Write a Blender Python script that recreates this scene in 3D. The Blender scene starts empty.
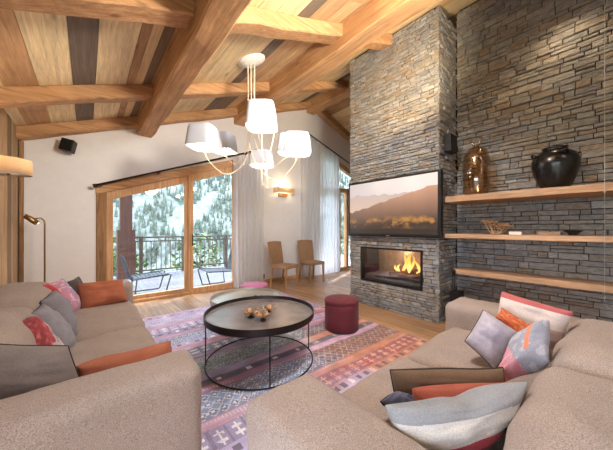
import bpy, math, random
from mathutils import Vector, Matrix, noise
random.seed(7)
R = math.radians
PI = math.pi
SC = bpy.context.scene
COL = SC.collection
F = 260.0
YAW = R(40.2)
SY, CY = math.sin(YAW), math.cos(YAW)
CAMZ = 1.25

def at(px, py, d):
    """world point seen at a pixel of the photo at depth d"""
    r = (px - 306.5) / F
    return Vector(((CY * r + SY) * d, (-SY * r + CY) * d, CAMZ + (228 - py) / F * d))

# ------------------------------------------------------------------ materials
def ramp(nt, stops, interp='LINEAR'):
    n = nt.nodes.new('ShaderNodeValToRGB')
    n.color_ramp.interpolation = interp
    e = n.color_ramp.elements
    while len(e) < len(stops):
        e.new(0.5)
    for i, (p, c) in enumerate(stops):
        e[i].position = p
        e[i].color = (c[0], c[1], c[2], 1) if hasattr(c, '__len__') else (c, c, c, 1)
    return n

def lin(c):
    return tuple((v / 255 / 12.92) if v / 255 <= 0.04045 else ((v / 255 + 0.055) / 1.055) ** 2.4 for v in c)

def newmat(name, color=(0.5, 0.5, 0.5), rough=0.6, metal=0.0, spec=0.5):
    m = bpy.data.materials.new(name)
    m.use_nodes = True
    nt = m.node_tree
    b = nt.nodes['Principled BSDF']
    b.inputs['Base Color'].default_value = (*color, 1)
    b.inputs['Roughness'].default_value = rough
    b.inputs['Metallic'].default_value = metal
    b.inputs['Specular IOR Level'].default_value = spec
    return m, nt, b

def coords(nt, scale=(1, 1, 1), kind='Object'):
    tc = nt.nodes.new('ShaderNodeTexCoord')
    mp = nt.nodes.new('ShaderNodeMapping')
    mp.inputs['Scale'].default_value = scale
    nt.links.new(tc.outputs[kind], mp.inputs['Vector'])
    return mp.outputs['Vector']

def noise_n(nt, vec, scale, detail=4, rough=0.6, dist=0.0):
    n = nt.nodes.new('ShaderNodeTexNoise')
    n.inputs['Scale'].default_value = scale
    n.inputs['Detail'].default_value = detail
    n.inputs['Roughness'].default_value = rough
    n.inputs['Distortion'].default_value = dist
    nt.links.new(vec, n.inputs['Vector'])
    return n

def mixrgb(nt, mode, fac, a, b):
    n = nt.nodes.new('ShaderNodeMix')
    n.data_type = 'RGBA'
    n.blend_type = mode
    for s, v in ((n.inputs['Factor'], fac), (n.inputs['A'], a), (n.inputs['B'], b)):
        if hasattr(v, 'links') or isinstance(v, bpy.types.NodeSocket):
            nt.links.new(v, s)
        elif isinstance(v, (int, float)):
            s.default_value = v
        else:
            s.default_value = (*v[:3], 1)
    return n.outputs['Result']

def bump(nt, b, height, strength=0.3, dist=0.01):
    n = nt.nodes.new('ShaderNodeBump')
    n.inputs['Strength'].default_value = strength
    n.inputs['Distance'].default_value = dist
    nt.links.new(height, n.inputs['Height'])
    nt.links.new(n.outputs['Normal'], b.inputs['Normal'])

def simple(name, color, rough=0.6, metal=0.0, nscale=20, var=0.12, bs=0.15):
    m, nt, b = newmat(name, color, rough, metal)
    v = coords(nt)
    n = noise_n(nt, v, nscale)
    r = ramp(nt, [(0.3, tuple(x * (1 - var) for x in color)), (0.7, tuple(min(1, x * (1 + var)) for x in color))])
    nt.links.new(n.outputs['Fac'], r.inputs['Fac'])
    nt.links.new(r.outputs['Color'], b.inputs['Base Color'])
    bump(nt, b, n.outputs['Fac'], bs, 0.003)
    return m

def wood(name, dark, light, axis='Y', rough=0.6, attr=False, knots=0.6, contrast=1.0, island=0.0):
    m, nt, b = newmat(name, light, rough, 0, 0.3)
    sc = {'X': (1.2, 24, 24), 'Y': (24, 1.2, 24), 'Z': (24, 24, 1.2)}[axis]
    ks = {'X': (1.6, 5, 5), 'Y': (5, 1.6, 5), 'Z': (5, 5, 1.6)}[axis]
    v = coords(nt, sc)
    n1 = noise_n(nt, v, 1.3, 6, 0.65, 0.6)
    n2 = noise_n(nt, v, 7.0, 4, 0.6)
    big = noise_n(nt, coords(nt, (1, 1, 1)), 1.4, 3, 0.5)
    r = ramp(nt, [(0.5 - 0.2 / contrast, dark), (0.5 + 0.16 / contrast, light)])
    nt.links.new(n1.outputs['Fac'], r.inputs['Fac'])
    c = r.outputs['Color']
    r2 = ramp(nt, [(0.35, 0.78), (0.65, 1.1)])
    nt.links.new(n2.outputs['Fac'], r2.inputs['Fac'])
    c = mixrgb(nt, 'MULTIPLY', 0.6, c, r2.outputs['Color'])
    r3 = ramp(nt, [(0.3, 0.75), (0.7, 1.15)])
    nt.links.new(big.outputs['Fac'], r3.inputs['Fac'])
    c = mixrgb(nt, 'MULTIPLY', 0.7, c, r3.outputs['Color'])
    if knots > 0:
        vo = nt.nodes.new('ShaderNodeTexVoronoi')
        vo.inputs['Scale'].default_value = 1.0
        nt.links.new(coords(nt, ks), vo.inputs['Vector'])
        rk = ramp(nt, [(0.05, 0.18), (0.13, 1.0)])
        nt.links.new(vo.outputs['Distance'], rk.inputs['Fac'])
        c = mixrgb(nt, 'MULTIPLY', knots, c, rk.outputs['Color'])
    if attr:
        a = nt.nodes.new('ShaderNodeAttribute')
        a.attribute_name = 'Col'
        c = mixrgb(nt, 'MULTIPLY', 1.0, c, a.outputs['Color'])
    if island:
        g = nt.nodes.new('ShaderNodeNewGeometry')
        ri = ramp(nt, [(0.0, 1 - island), (1.0, 1 + island * 0.5)])
        nt.links.new(g.outputs['Random Per Island'], ri.inputs['Fac'])
        c = mixrgb(nt, 'MULTIPLY', 1.0, c, ri.outputs['Color'])
    nt.links.new(c, b.inputs['Base Color'])
    bump(nt, b, n1.outputs['Fac'], 0.5, 0.01)
    return m

def fabric(name, color, var=0.14, scale=260, attr=False, bs=0.5, speck=0.35, rough=0.92):
    m, nt, b = newmat(name, color, rough, 0, 0.15)
    v = coords(nt)
    n = noise_n(nt, v, scale, 2, 0.6)
    n2 = noise_n(nt, v, 6, 3, 0.5)
    dk = tuple(x * (1 - speck) for x in color)
    lt = tuple(min(1, x * (1 + speck)) for x in color)
    if attr:
        a = nt.nodes.new('ShaderNodeAttribute')
        a.attribute_name = 'Col'
        r = ramp(nt, [(0.3, 1 - speck), (0.7, 1 + speck)])
        nt.links.new(n.outputs['Fac'], r.inputs['Fac'])
        c = mixrgb(nt, 'MULTIPLY', 1.0, a.outputs['Color'], r.outputs['Color'])
    else:
        r = ramp(nt, [(0.33, dk), (0.67, lt)])
        nt.links.new(n.outputs['Fac'], r.inputs['Fac'])
        c = r.outputs['Color']
    r2 = ramp(nt, [(0.3, 1 - var), (0.7, 1 + var)])
    nt.links.new(n2.outputs['Fac'], r2.inputs['Fac'])
    c = mixrgb(nt, 'MULTIPLY', 1.0, c, r2.outputs['Color'])
    nt.links.new(c, b.inputs['Base Color'])
    b.inputs['Sheen Weight'].default_value = 0.1
    bump(nt, b, n.outputs['Fac'], bs, 0.004)
    return m

def glass_mat(name, tint=(0.97, 0.985, 1), refl=0.04):
    m = bpy.data.materials.new(name)
    m.use_nodes = True
    nt = m.node_tree
    nt.nodes.clear()
    o = nt.nodes.new('ShaderNodeOutputMaterial')
    t = nt.nodes.new('ShaderNodeBsdfTransparent')
    t.inputs['Color'].default_value = (*tint, 1)
    g = nt.nodes.new('ShaderNodeBsdfGlossy')
    g.inputs['Roughness'].default_value = 0.02
    lw = nt.nodes.new('ShaderNodeLayerWeight')
    lw.inputs['Blend'].default_value = 0.5
    pw = nt.nodes.new('ShaderNodeMath'); pw.operation = 'POWER'; pw.inputs[1].default_value = 4.0
    nt.links.new(lw.outputs['Facing'], pw.inputs[0])
    fr = nt.nodes.new('ShaderNodeMath'); fr.operation = 'MULTIPLY_ADD'
    fr.inputs[1].default_value = 0.8; fr.inputs[2].default_value = refl
    nt.links.new(pw.outputs[0], fr.inputs[0])
    mx = nt.nodes.new('ShaderNodeMixShader')
    nt.links.new(fr.outputs[0], mx.inputs[0])
    nt.links.new(t.outputs[0], mx.inputs[1])
    nt.links.new(g.outputs[0], mx.inputs[2])
    nt.links.new(mx.outputs[0], o.inputs[0])
    return m

def cloth_translucent(name, color, transp=0.25, trans=0.5):
    m = bpy.data.materials.new(name)
    m.use_nodes = True
    nt = m.node_tree
    nt.nodes.clear()
    o = nt.nodes.new('ShaderNodeOutputMaterial')
    v = coords(nt)
    n = noise_n(nt, v, 90, 3)
    r = ramp(nt, [(0.3, tuple(x * 0.9 for x in color)), (0.7, color)])
    nt.links.new(n.outputs['Fac'], r.inputs['Fac'])
    d = nt.nodes.new('ShaderNodeBsdfDiffuse')
    tr = nt.nodes.new('ShaderNodeBsdfTranslucent')
    t = nt.nodes.new('ShaderNodeBsdfTransparent')
    nt.links.new(r.outputs['Color'], d.inputs['Color'])
    nt.links.new(r.outputs['Color'], tr.inputs['Color'])
    m1 = nt.nodes.new('ShaderNodeMixShader')
    m1.inputs[0].default_value = trans
    nt.links.new(d.outputs[0], m1.inputs[1])
    nt.links.new(tr.outputs[0], m1.inputs[2])
    m2 = nt.nodes.new('ShaderNodeMixShader')
    m2.inputs[0].default_value = transp
    nt.links.new(m1.outputs[0], m2.inputs[1])
    nt.links.new(t.outputs[0], m2.inputs[2])
    nt.links.new(m2.outputs[0], o.inputs[0])
    return m

def emit(name, color, strength):
    m, nt, b = newmat(name, color, 0.5)
    b.inputs['Emission Color'].default_value = (*color, 1)
    b.inputs['Emission Strength'].default_value = strength
    return m

def stone_mat(name):
    m, nt, b = newmat(name, (0.3, 0.28, 0.25), 0.85, 0, 0.25)
    g = nt.nodes.new('ShaderNodeNewGeometry')
    r = ramp(nt, [(0.0, lin((146, 146, 148))), (0.2, lin((172, 170, 168))), (0.4, lin((158, 155, 152))),
                  (0.55, lin((186, 184, 182))), (0.7, lin((168, 161, 153))), (0.9, lin((168, 153, 136))), (0.93, lin((148, 147, 148))),
                  (1.0, lin((184, 182, 180)))])
    nt.links.new(g.outputs['Random Per Island'], r.inputs['Fac'])
    v = coords(nt, (1, 1, 2.5))
    n = noise_n(nt, v, 14, 8, 0.7, 0.4)
    n2 = noise_n(nt, v, 1.1, 3)
    r1 = ramp(nt, [(0.3, 0.55), (0.7, 1.3)])
    nt.links.new(n.outputs['Fac'], r1.inputs['Fac'])
    c = mixrgb(nt, 'MULTIPLY', 0.9, r.outputs['Color'], r1.outputs['Color'])
    r2 = ramp(nt, [(0.35, (0.82, 0.86, 0.92)), (0.65, (1.12, 1.04, 0.92))])
    nt.links.new(n2.outputs['Fac'], r2.inputs['Fac'])
    c = mixrgb(nt, 'MULTIPLY', 0.8, c, r2.outputs['Color'])
    nt.links.new(c, b.inputs['Base Color'])
    bump(nt, b, n.outputs['Fac'], 1.0, 0.035)
    return m

M = {}
M['plaster'] = simple('plaster', lin((228, 226, 227)), 0.9, 0, 9, 0.025, 0.08)
M['stone'] = stone_mat('ledger_stone')
M['mortar'] = simple('dark_mortar', lin((58, 54, 50)), 0.95)
M['beamX'] = wood('beam_wood_x', lin((166, 120, 82)), lin((214, 170, 126)), 'X', 0.65, knots=0.55)
M['beamY'] = wood('beam_wood_y', lin((168, 122, 82)), lin((220, 176, 130)), 'Y', 0.65, knots=0.55)
M['beamZ'] = wood('beam_wood_z', lin((118, 84, 58)), lin((178, 138, 98)), 'Z', 0.7, knots=0.6)
M['ceil'] = wood('ceiling_board_wood', (0.72, 0.68, 0.62), (1.1, 1.1, 1.1), 'Y', 0.7, attr=True, knots=0.5)
M['panelZ'] = wood('wall_board_wood', (0.55, 0.5, 0.45), (1.0, 1.0, 1.0), 'Z', 0.75, attr=True, knots=0.5)
M['floor'] = wood('oak_floor_wood', lin((152, 110, 76)), lin((206, 166, 126)), 'Y', 0.33, knots=0.35, island=0.25)
M['frame'] = wood('door_frame_wood', lin((190, 142, 100)), lin((226, 182, 138)), 'Z', 0.5, knots=0.3)
M['shelf'] = wood('shelf_wood', lin((156, 116, 84)), lin((206, 166, 130)), 'Y', 0.6, knots=0.5)
M['deck'] = wood('deck_wood', lin((84, 84, 88)), lin((120, 122, 126)), 'Y', 0.7, knots=0.2, island=0.2)
M['rail'] = wood('railing_wood', lin((80, 66, 58)), lin((112, 96, 86)), 'X', 0.7, knots=0.2)
M['post_out'] = wood('post_wood', lin((70, 46, 38)), lin((104, 70, 58)), 'Z', 0.75, knots=0.3)
M['glass'] = glass_mat('window_glass')
M['glass_fire'] = glass_mat('fire_glass', (0.9, 0.9, 0.9), 0.07)
M['black'] = simple('black_metal', lin((26, 25, 25)), 0.45, 0.3)
M['darkmetal'] = simple('dark_bronze_metal', lin((54, 48, 46)), 0.42, 0.7, 6, 0.2)
M['tray'] = simple('tray_metal', lin((140, 130, 128)), 0.27, 0.4, 5, 0.25, 0.08)
M['tray2'] = simple('pale_tray_metal', lin((182, 178, 168)), 0.3, 0.5, 5, 0.15, 0.05)
M['brass'] = simple('aged_brass', lin((150, 118, 78)), 0.35, 0.9)
M['gold'] = simple('gilded_petal_metal', lin((182, 142, 110)), 0.3, 0.75, 40, 0.5)
M['chrome'] = simple('pale_metal', lin((190, 190, 190)), 0.3, 0.9)
M['sofa'] = fabric('boucle_sofa', lin((164, 147, 137)), 0.06, 300, speck=0.38, bs=0.8)
M['pipe_dark'] = fabric('dark_piping', lin((44, 36, 36)))
M['pillow'] = fabric('pillow_cloth', (0.5, 0.5, 0.5), 0.10, 220, attr=True, bs=0.4, speck=0.16)
M['velvet'] = fabric('velvet_rose', lin((106, 46, 54)), 0.12, 120, speck=0.14, rough=0.7)
M['velvet_pink'] = fabric('velvet_pink', lin((190, 118, 156)), 0.1, 120, speck=0.1, rough=0.7)
M['rug'] = fabric('kilim_wool', (0.5, 0.5, 0.5), 0.10, 160, attr=True, bs=0.6, speck=0.25)
M['shade'] = cloth_translucent('white_lamp_cloth', (0.56, 0.58, 0.66), 0.0, 0.08)
M['shade_beige'] = cloth_translucent('linen_lamp_cloth', lin((226, 204, 172)), 0.0, 0.35)
M['sheer'] = cloth_translucent('sheer_curtain_cloth', (0.95, 0.97, 1.0), 0.22, 0.72)
M['cord'] = simple('ivory_cord', lin((236, 222, 200)), 0.5)
M['white'] = simple('white_enamel', lin((240, 238, 234)), 0.5)
M['bulb'] = emit('warm_bulb', (1.0, 0.78, 0.5), 3.2)
M['wicker'] = fabric('woven_wicker', lin((160, 126, 98)), 0.1, 140, speck=0.3, bs=0.8)
M['legwood'] = wood('chair_leg_wood', lin((160, 116, 78)), lin((196, 152, 110)), 'Z', 0.5, knots=0.0)
M['outmetal'] = simple('grey_blue_outdoor_metal', lin((52, 58, 66)), 0.5, 0.3)
M['urn'] = simple('black_glaze', lin((24, 22, 22)), 0.22, 0.0, 12, 0.3, 0.25)
M['ceramic'] = simple('tan_ceramic', lin((150, 122, 98)), 0.6, 0, 8, 0.3)
M['flower'] = simple('dried_petals', lin((214, 178, 138)), 0.8, 0, 30, 0.3)
M['card'] = simple('white_card', lin((226, 216, 206)), 0.8)
M['log'] = simple('charred_wood', lin((150, 108, 76)), 0.9, 0, 30, 0.6)
M['ash'] = simple('grey_ash_bed', lin((112, 104, 100)), 0.95, 0, 60, 0.4, 0.8)
M['firepanel'] = simple('firebox_reflection_beige', lin((180, 160, 140)), 0.35, 0.3, 6, 0.2)  # beige carries the reflection of curtains and wall, put into the colour
M['grass'] = simple('meadow_grass', lin((80, 92, 62)), 0.95, 0, 3, 0.3)
M['slope'] = simple('mountain_slope', lin((98, 104, 96)), 0.95, 0, 1.2, 0.5)
M['forest'] = simple('conifer_needles', lin((76, 86, 74)), 0.95, 0, 0.3, 0.4)
M['leaf'] = simple('shrub_leaves', lin((66, 86, 42)), 0.8, 0, 3, 0.4)
M['bark'] = simple('bark', lin((90, 70, 55)), 0.9)

M['amber'] = glass_mat('amber_glass', (0.90, 0.79, 0.66), 0.10)
fl, nt, b = newmat('flame_glow', (1, 0.5, 0.1), 0.8)
v = coords(nt, (1, 1, 1), 'Generated')
sp = nt.nodes.new('ShaderNodeSeparateXYZ')
nt.links.new(v, sp.inputs[0])
rr = ramp(nt, [(0.0, (1, 0.62, 0.2)), (0.5, (1, 0.36, 0.06)), (1.0, (0.85, 0.14, 0.02))])
nt.links.new(sp.outputs['Z'], rr.inputs['Fac'])
nt.links.new(rr.outputs['Color'], b.inputs['Emission Color'])
b.inputs['Emission Strength'].default_value = 1.15
M['flame'] = fl
sm, nt, b = newmat('screen', (0.02, 0.02, 0.02), 0.25)
a = nt.nodes.new('ShaderNodeAttribute')
a.attribute_name = 'Col'
nt.links.new(a.outputs['Color'], b.inputs['Emission Color'])
b.inputs['Emission Strength'].default_value = 0.62
M['screen'] = sm

# ------------------------------------------------------------------ mesh helpers
class MB:
    def __init__(s):
        s.v, s.f, s.c = [], [], []
    def add(s, vs, fs, col=None, mtx=None):
        o = len(s.v)
        s.v += [tuple(mtx @ Vector(p)) if mtx else tuple(p) for p in vs]
        s.f += [tuple(i + o for i in f) for f in fs]
        s.c += [col] * len(fs)
        return s
    def hexa(s, p, col=None):
        return s.add(p, [(0, 3, 2, 1), (4, 5, 6, 7), (0, 1, 5, 4), (1, 2, 6, 5), (2, 3, 7, 6), (3, 0, 4, 7)], col)
    def box(s, x0, x1, y0, y1, z0, z1, col=None, mtx=None):
        p = [(x0, y0, z0), (x1, y0, z0), (x1, y1, z0), (x0, y1, z0), (x0, y0, z1), (x1, y0, z1), (x1, y1, z1), (x0, y1, z1)]
        if mtx:
            p = [tuple(mtx @ Vector(q)) for q in p]
        return s.hexa(p, col)
    def tube(s, pts, r, n=8, close=False, col=None):
        pts = [Vector(p) for p in pts]
        N = len(pts)
        rs = r if hasattr(r, '__len__') else [r] * N
        vs = []
        up = None
        for i, p in enumerate(pts):
            if close:
                t = pts[(i + 1) % N] - pts[i - 1]
            else:
                t = pts[min(i + 1, N - 1)] - pts[max(i - 1, 0)]
            t.normalize()
            if up is None:
                a = Vector((0, 0, 1)) if abs(t.z) < 0.9 else Vector((1, 0, 0))
                up = (a - t * a.dot(t)).normalized()
            else:
                up = (up - t * up.dot(t)).normalized()
            w = t.cross(up)
            for k in range(n):
                an = 2 * PI * k / n
                vs.append(p + (up * math.cos(an) + w * math.sin(an)) * rs[i])
        fs = []
        for i in range(N if close else N - 1):
            j = (i + 1) % N
            for k in range(n):
                l = (k + 1) % n
                fs.append((i * n + k, i * n + l, j * n + l, j * n + k))
        if not close:
            fs.append(tuple(range(n - 1, -1, -1)))
            fs.append(tuple((N - 1) * n + k for k in range(n)))
        return s.add(vs, fs, col)
    def lathe(s, prof, n=32, cx=0, cy=0, col=None, closed=True):
        vs, fs = [], []
        for (r, z) in prof:
            for k in range(n):
                a = 2 * PI * k / n
                vs.append((cx + r * math.cos(a), cy + r * math.sin(a), z))
        for i in range(len(prof) - 1):
            for k in range(n):
                l = (k + 1) % n
                fs.append((i * n + k, i * n + l, (i + 1) * n + l, (i + 1) * n + k))
        if closed:
            fs.append(tuple(range(n - 1, -1, -1)))
            fs.append(tuple((len(prof) - 1) * n + k for k in range(n)))
        return s.add(vs, fs, col)
    def build(s, name, mat, parent=None, loc=(0, 0, 0), rotz=0, smooth=False, mtx=None):
        me = bpy.data.meshes.new(name)
        me.from_pydata(s.v, [], s.f)
        if any(c is not None for c in s.c):
            at_ = me.color_attributes.new('Col', 'FLOAT_COLOR', 'CORNER')
            buf = []
            for p, c in zip(me.polygons, s.c):
                c = c or (1, 1, 1)
                buf += [c[0], c[1], c[2], 1.0] * p.loop_total
            at_.data.foreach_set('color', buf)
        me.materials.append(M[mat])
        if smooth:
            me.polygons.foreach_set('use_smooth', [True] * len(me.polygons))
        me.update()
        o = bpy.data.objects.new(name, me)
        COL.objects.link(o)
        o.location = loc
        o.rotation_euler = (0, 0, rotz)
        if mtx is not None:
            o.matrix_world = mtx
        if parent:
            o.parent = parent
        return o

def bevel(o, w=0.006, seg=2):
    m = o.modifiers.new('b', 'BEVEL')
    m.width = w
    m.segments = seg
    m.limit_method = 'ANGLE'
    return o

def tag(o, label, cat, group=None, kind=None):
    if label:
        o['label'] = label
    if cat:
        o['category'] = cat
    if group:
        o['group'] = group
    if kind:
        o['kind'] = kind
    return o

def thing(name, label, cat, loc=(0, 0, 0), rotz=0, group=None):
    o = bpy.data.objects.new(name, None)
    o.empty_display_size = 0.1
    COL.objects.link(o)
    o.location = loc
    o.rotation_euler = (0, 0, rotz)
    return tag(o, label, cat, group)

def struct(o):
    o['kind'] = 'structure'
    return o

def dup(root, loc, rotz, label, group=None):
    r = root.copy()
    COL.objects.link(r)
    r.location = loc
    r.rotation_euler = (0, 0, rotz)
    r['label'] = label
    if group:
        r['group'] = group
    for ch in list(root.children):
        c = ch.copy()
        COL.objects.link(c)
        c.parent = r
        for g in ch.children:
            d = g.copy()
            COL.objects.link(d)
            d.parent = c
    return r

def fbm(p, s, o=0.0):
    return noise.noise(Vector((p[0] * s + o, p[1] * s + o * 1.7, p[2] * s - o)))

def puff(sx, sy, sz, r, bulge=(0, 0, 0), wr=0.004, seed=0.0, n=22, center=(0, 0, 0), ws=7.0):
    """soft rounded cushion block"""
    hx, hy, hz = sx / 2, sy / 2, sz / 2
    def axis(h):
        rr_ = min(r, h * 0.98)
        e = 6
        pts = [-h + rr_ * (1 - math.cos(PI / 2 * i / e)) for i in range(e)]
        inner = h - rr_
        m = max(4, int(n * inner / 0.5))
        m = min(m, 34)
        mid = [-inner + 2 * inner * i / m for i in range(m + 1)]
        return pts + mid + [-q for q in reversed(pts)]
    ax, ay, az = axis(hx), axis(hy), axis(hz)
    idx = {}
    vs, fs = [], []
    def vid(i, j, k):
        key = (i, j, k)
        if key in idx:
            return idx[key]
        p = Vector((ax[i], ay[j], az[k]))
        q = Vector((max(-(hx - r), min(hx - r, p.x)) if hx > r else 0,
                    max(-(hy - r), min(hy - r, p.y)) if hy > r else 0,
                    max(-(hz - r), min(hz - r, p.z)) if hz > r else 0))
        d = p - q
        rad = min(r, hx, hy, hz)
        if d.length > 1e-6:
            d.normalize()
            p = q + d * rad
        u, v_, w = p.x / hx, p.y / hy, p.z / hz
        p.x += bulge[0] * u * max(0, 1 - v_ * v_) * max(0, 1 - w * w)
        p.y += bulge[1] * v_ * max(0, 1 - u * u) * max(0, 1 - w * w)
        p.z += bulge[2] * w * max(0, 1 - u * u) * max(0, 1 - v_ * v_)
        if wr:
            nrm = d if d.length > 1e-6 else Vector((0, 0, 1))
            p += nrm * (fbm(p, ws, seed) * wr * 1.5 + fbm(p, ws * 2.7, seed + 3) * wr * 0.7)
        p += Vector(center)
        vs.append(tuple(p))
        idx[key] = len(vs) - 1
        return idx[key]
    I, J, K = len(ax) - 1, len(ay) - 1, len(az) - 1
    for i in range(I):
        for j in range(J):
            fs.append((vid(i, j, 0), vid(i, j + 1, 0), vid(i + 1, j + 1, 0), vid(i + 1, j, 0)))
            fs.append((vid(i, j, K), vid(i + 1, j, K), vid(i + 1, j + 1, K), vid(i, j + 1, K)))
    for i in range(I):
        for k in range(K):
            fs.append((vid(i, 0, k), vid(i + 1, 0, k), vid(i + 1, 0, k + 1), vid(i, 0, k + 1)))
            fs.append((vid(i, J, k), vid(i, J, k + 1), vid(i + 1, J, k + 1), vid(i + 1, J, k)))
    for j in range(J):
        for k in range(K):
            fs.append((vid(0, j, k), vid(0, j, k + 1), vid(0, j + 1, k + 1), vid(0, j + 1, k)))
            fs.append((vid(I, j, k), vid(I, j + 1, k), vid(I, j + 1, k + 1), vid(I, j, k + 1)))
    return MB().add(vs, fs)

# ------------------------------------------------------------------ room shell
YW = 5.16          # inner face of gable wall
XL = -0.70         # inner face of left wall
XR = 4.5           # ridge
def zr(X):         # underside of rafters
    return 2.678 + 0.377 * X if X <= XR else 2.678 + 0.377 * XR - 0.36 * (X - XR)
def zb(X):         # underside of boards
    return zr(X) + 0.155

# floor planks
mb = MB()
x = -2.5
while x < 7.5:
    w = 0.19
    y = -3 - random.random() * 1.5
    while y < YW + 0.1:
        l = random.uniform(1.4, 2.3)
        y0, y1 = max(y, -3), min(y + l, YW + 0.1)
        if y1 > y0 + 0.02:
            mb.box(x, min(x + w - 0.003, 7.5), y0, y1 - 0.003, -0.03, 0)
        y += l
    x += w
struct(mb.build('floor', 'floor'))

# ceiling boards
pale = [(244, 224, 184), (250, 232, 192), (236, 210, 166), (244, 222, 180), (232, 200, 156)]
mid = [(206, 168, 130), (192, 154, 118), (210, 174, 136)]
dark = [(128, 116, 106), (118, 106, 96), (142, 124, 106)]
def boardcol():
    r = random.random()
    c = random.choice(pale if r < 0.55 else mid if r < 0.76 else dark)
    return lin(c)
mb = MB()
fixed = [(-2.0, -1.6, mid[0]), (-1.6, -1.2, pale[0]), (-1.2, -.85, mid[1]), (-.85, -.60, pale[3]), (-.60, -.37, mid[0]), (-.37, -.112, pale[1]), (-.112, .076, dark[0]),
         (.076, .36, pale[0]), (.36, .44, mid[1]), (.44, .53, pale[2]), (.53, .62, dark[2]), (.62, .80, mid[0])]
edges = [(a_, b_) for a_, b_, c_ in fixed]
x = .80
while x < XR:
    w = random.choice([0.11, 0.16, 0.2, 0.26])
    if x + w > XR - 0.12:
        w = XR - x
    edges.append((x, x + w))
    x += w
while x < 7.6:
    w = random.choice([0.2, 0.25, 0.32, 0.38])
    edges.append((x, x + w))
    x += w
for i, (a_, b_) in enumerate(edges):
    y = -3.0
    while y < 6.8:
        l = random.uniform(3.0, 5.0)
        y1 = min(y + l, 6.8)
        c = lin(fixed[i][2]) if i < len(fixed) else boardcol()
        z0, z1 = zb(a_), zb(b_ - 0.004)
        mb.hexa([(a_, y, z0), (b_ - 0.004, y, z1), (b_ - 0.004, y1 - 0.004, z1), (a_, y1 - 0.004, z0),
                 (a_, y, z0 + 0.03), (b_, y, z1 + 0.03), (b_, y1, z1 + 0.03), (a_, y1, z0 + 0.03)], c)
        y = y1
ceiling = struct(mb.build('ceiling', 'ceil'))
mb = MB()
mb.hexa([(-2, -3, zb(-2) + .03), (XR, -3, zb(XR) + .03), (XR, 6.8, zb(XR) + .03), (-2, 6.8, zb(-2) + .03),
         (-2, -3, zb(-2) + .2), (XR, -3, zb(XR) + .2), (XR, 6.8, zb(XR) + .2), (-2, 6.8, zb(-2) + .2)])
mb.hexa([(XR, -3, zb(XR) + .03), (7.6, -3, zb(7.6) + .03), (7.6, 6.8, zb(7.6) + .03), (XR, 6.8, zb(XR) + .03),
         (XR, -3, zb(XR) + .2), (7.6, -3, zb(7.6) + .2), (7.6, 6.8, zb(7.6) + .2), (XR, 6.8, zb(XR) + .2)])
mb.build('roof_deck', 'mortar', ceiling)

# hewn beams
def beam(p0, p1, w, h, mat, axis, jit=0.008, seed=0.0):
    """box section from p0 to p1 (bottom centre line), w wide, h high; p0->p1 along X slope or Y"""
    p0, p1 = Vector(p0), Vector(p1)
    L = (p1 - p0).length
    n = max(2, int(L / 0.12))
    vs, fs = [], []
    side = Vector((0, 1, 0)) if axis == 'X' else Vector((1, 0, 0))
    ch = 0.015
    sec = [(-w / 2 + ch, 0), (w / 2 - ch, 0), (w / 2, ch), (w / 2, h), (-w / 2, h), (-w / 2, ch)]
    m = len(sec)
    for i in range(n + 1):
        p = p0.lerp(p1, i / n)
        for k, (a_, z) in enumerate(sec):
            q = p + side * a_ + Vector((0, 0, z))
            ja = jit * fbm(q, 2.6, seed) * 2
            jz = jit * fbm(q, 3.1, seed + 9) * 2 if z < h * .5 else 0
            vs.append(q + side * ja + Vector((0, 0, jz)))
    for i in range(n):
        for k in range(m):
            l = (k + 1) % m
            fs.append((i * m + k, (i + 1) * m + k, (i + 1) * m + l, i * m + l))
    fs.append(tuple(range(m)))
    fs.append(tuple(n * m + k for k in range(m - 1, -1, -1)))
    return MB().add(vs, fs)

G = 'hewn beams under the pitched roof'
def mkbeam(p0, p1, w, h, axis, label, seed):
    o = beam(p0, p1, w, h, None, axis, seed=seed).build('ceiling_beam', 'beam' + axis)
    tag(o, label, 'beam', G)
mkbeam((0.755, -2.9, 2.80), (0.755, 8.6, 2.80), 0.22, 0.30, 'Y', 'thick hewn roof purlin running away along the left ceiling, left of the white chandelier', 1.2)
mkbeam((2.48, -2.9, 3.44), (2.48, 6.9, 3.44), 0.24, 0.30, 'Y', 'thick orange hewn purlin passing between the chandelier and the stone chimney', 4.4)
mkbeam((4.49, 2.2, 4.25), (4.49, 6.9, 4.25), 0.26, 0.28, 'Y', 'ridge beam ending on the white gable wall left of the stone chimney', 7.7)
mkbeam((6.3, 1.0, 3.58), (6.3, 6.9, 3.58), 0.22, 0.28, 'Y', 'purlin on the far roof slope beyond the ridge beside the chimney', 9.7)
rows = [(2.225, 0.2, 'nearest'), (3.85, 0.18, 'middle'), (5.07, 0.18, 'gable')]
txt = {('nearest', 0): 'large rafter across the top left corner of the ceiling, nearest one left of the left purlin',
       ('nearest', 1): 'rafter high above the chandelier canopy between the two thick purlins',
       ('nearest', 2): 'short rafter stub running from the right purlin into the top of the stone chimney',
       ('middle', 0): 'middle rafter left of the left purlin, above the black wall speaker',
       ('middle', 1): 'rafter between the purlins passing just behind the chandelier canopy',
       ('middle', 2): 'dark rafter between the right purlin and the ridge beam',
       ('middle', 3): 'rafter on the far slope beyond the ridge, away from the gable wall',
       ('gable', 0): 'rafter lying against the white gable wall from the left wall to the left purlin',
       ('gable', 1): 'rafter lying against the gable wall behind the white chandelier shades',
       ('gable', 2): 'rafter lying against the gable wall between right purlin and ridge beam',
       ('gable', 3): 'rafter descending along the gable wall from the ridge towards the chimney'}
spans = [(XL - 0.02, 0.645), (0.865, 2.36), (2.60, 4.36), (4.62, 7.5)]
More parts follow.
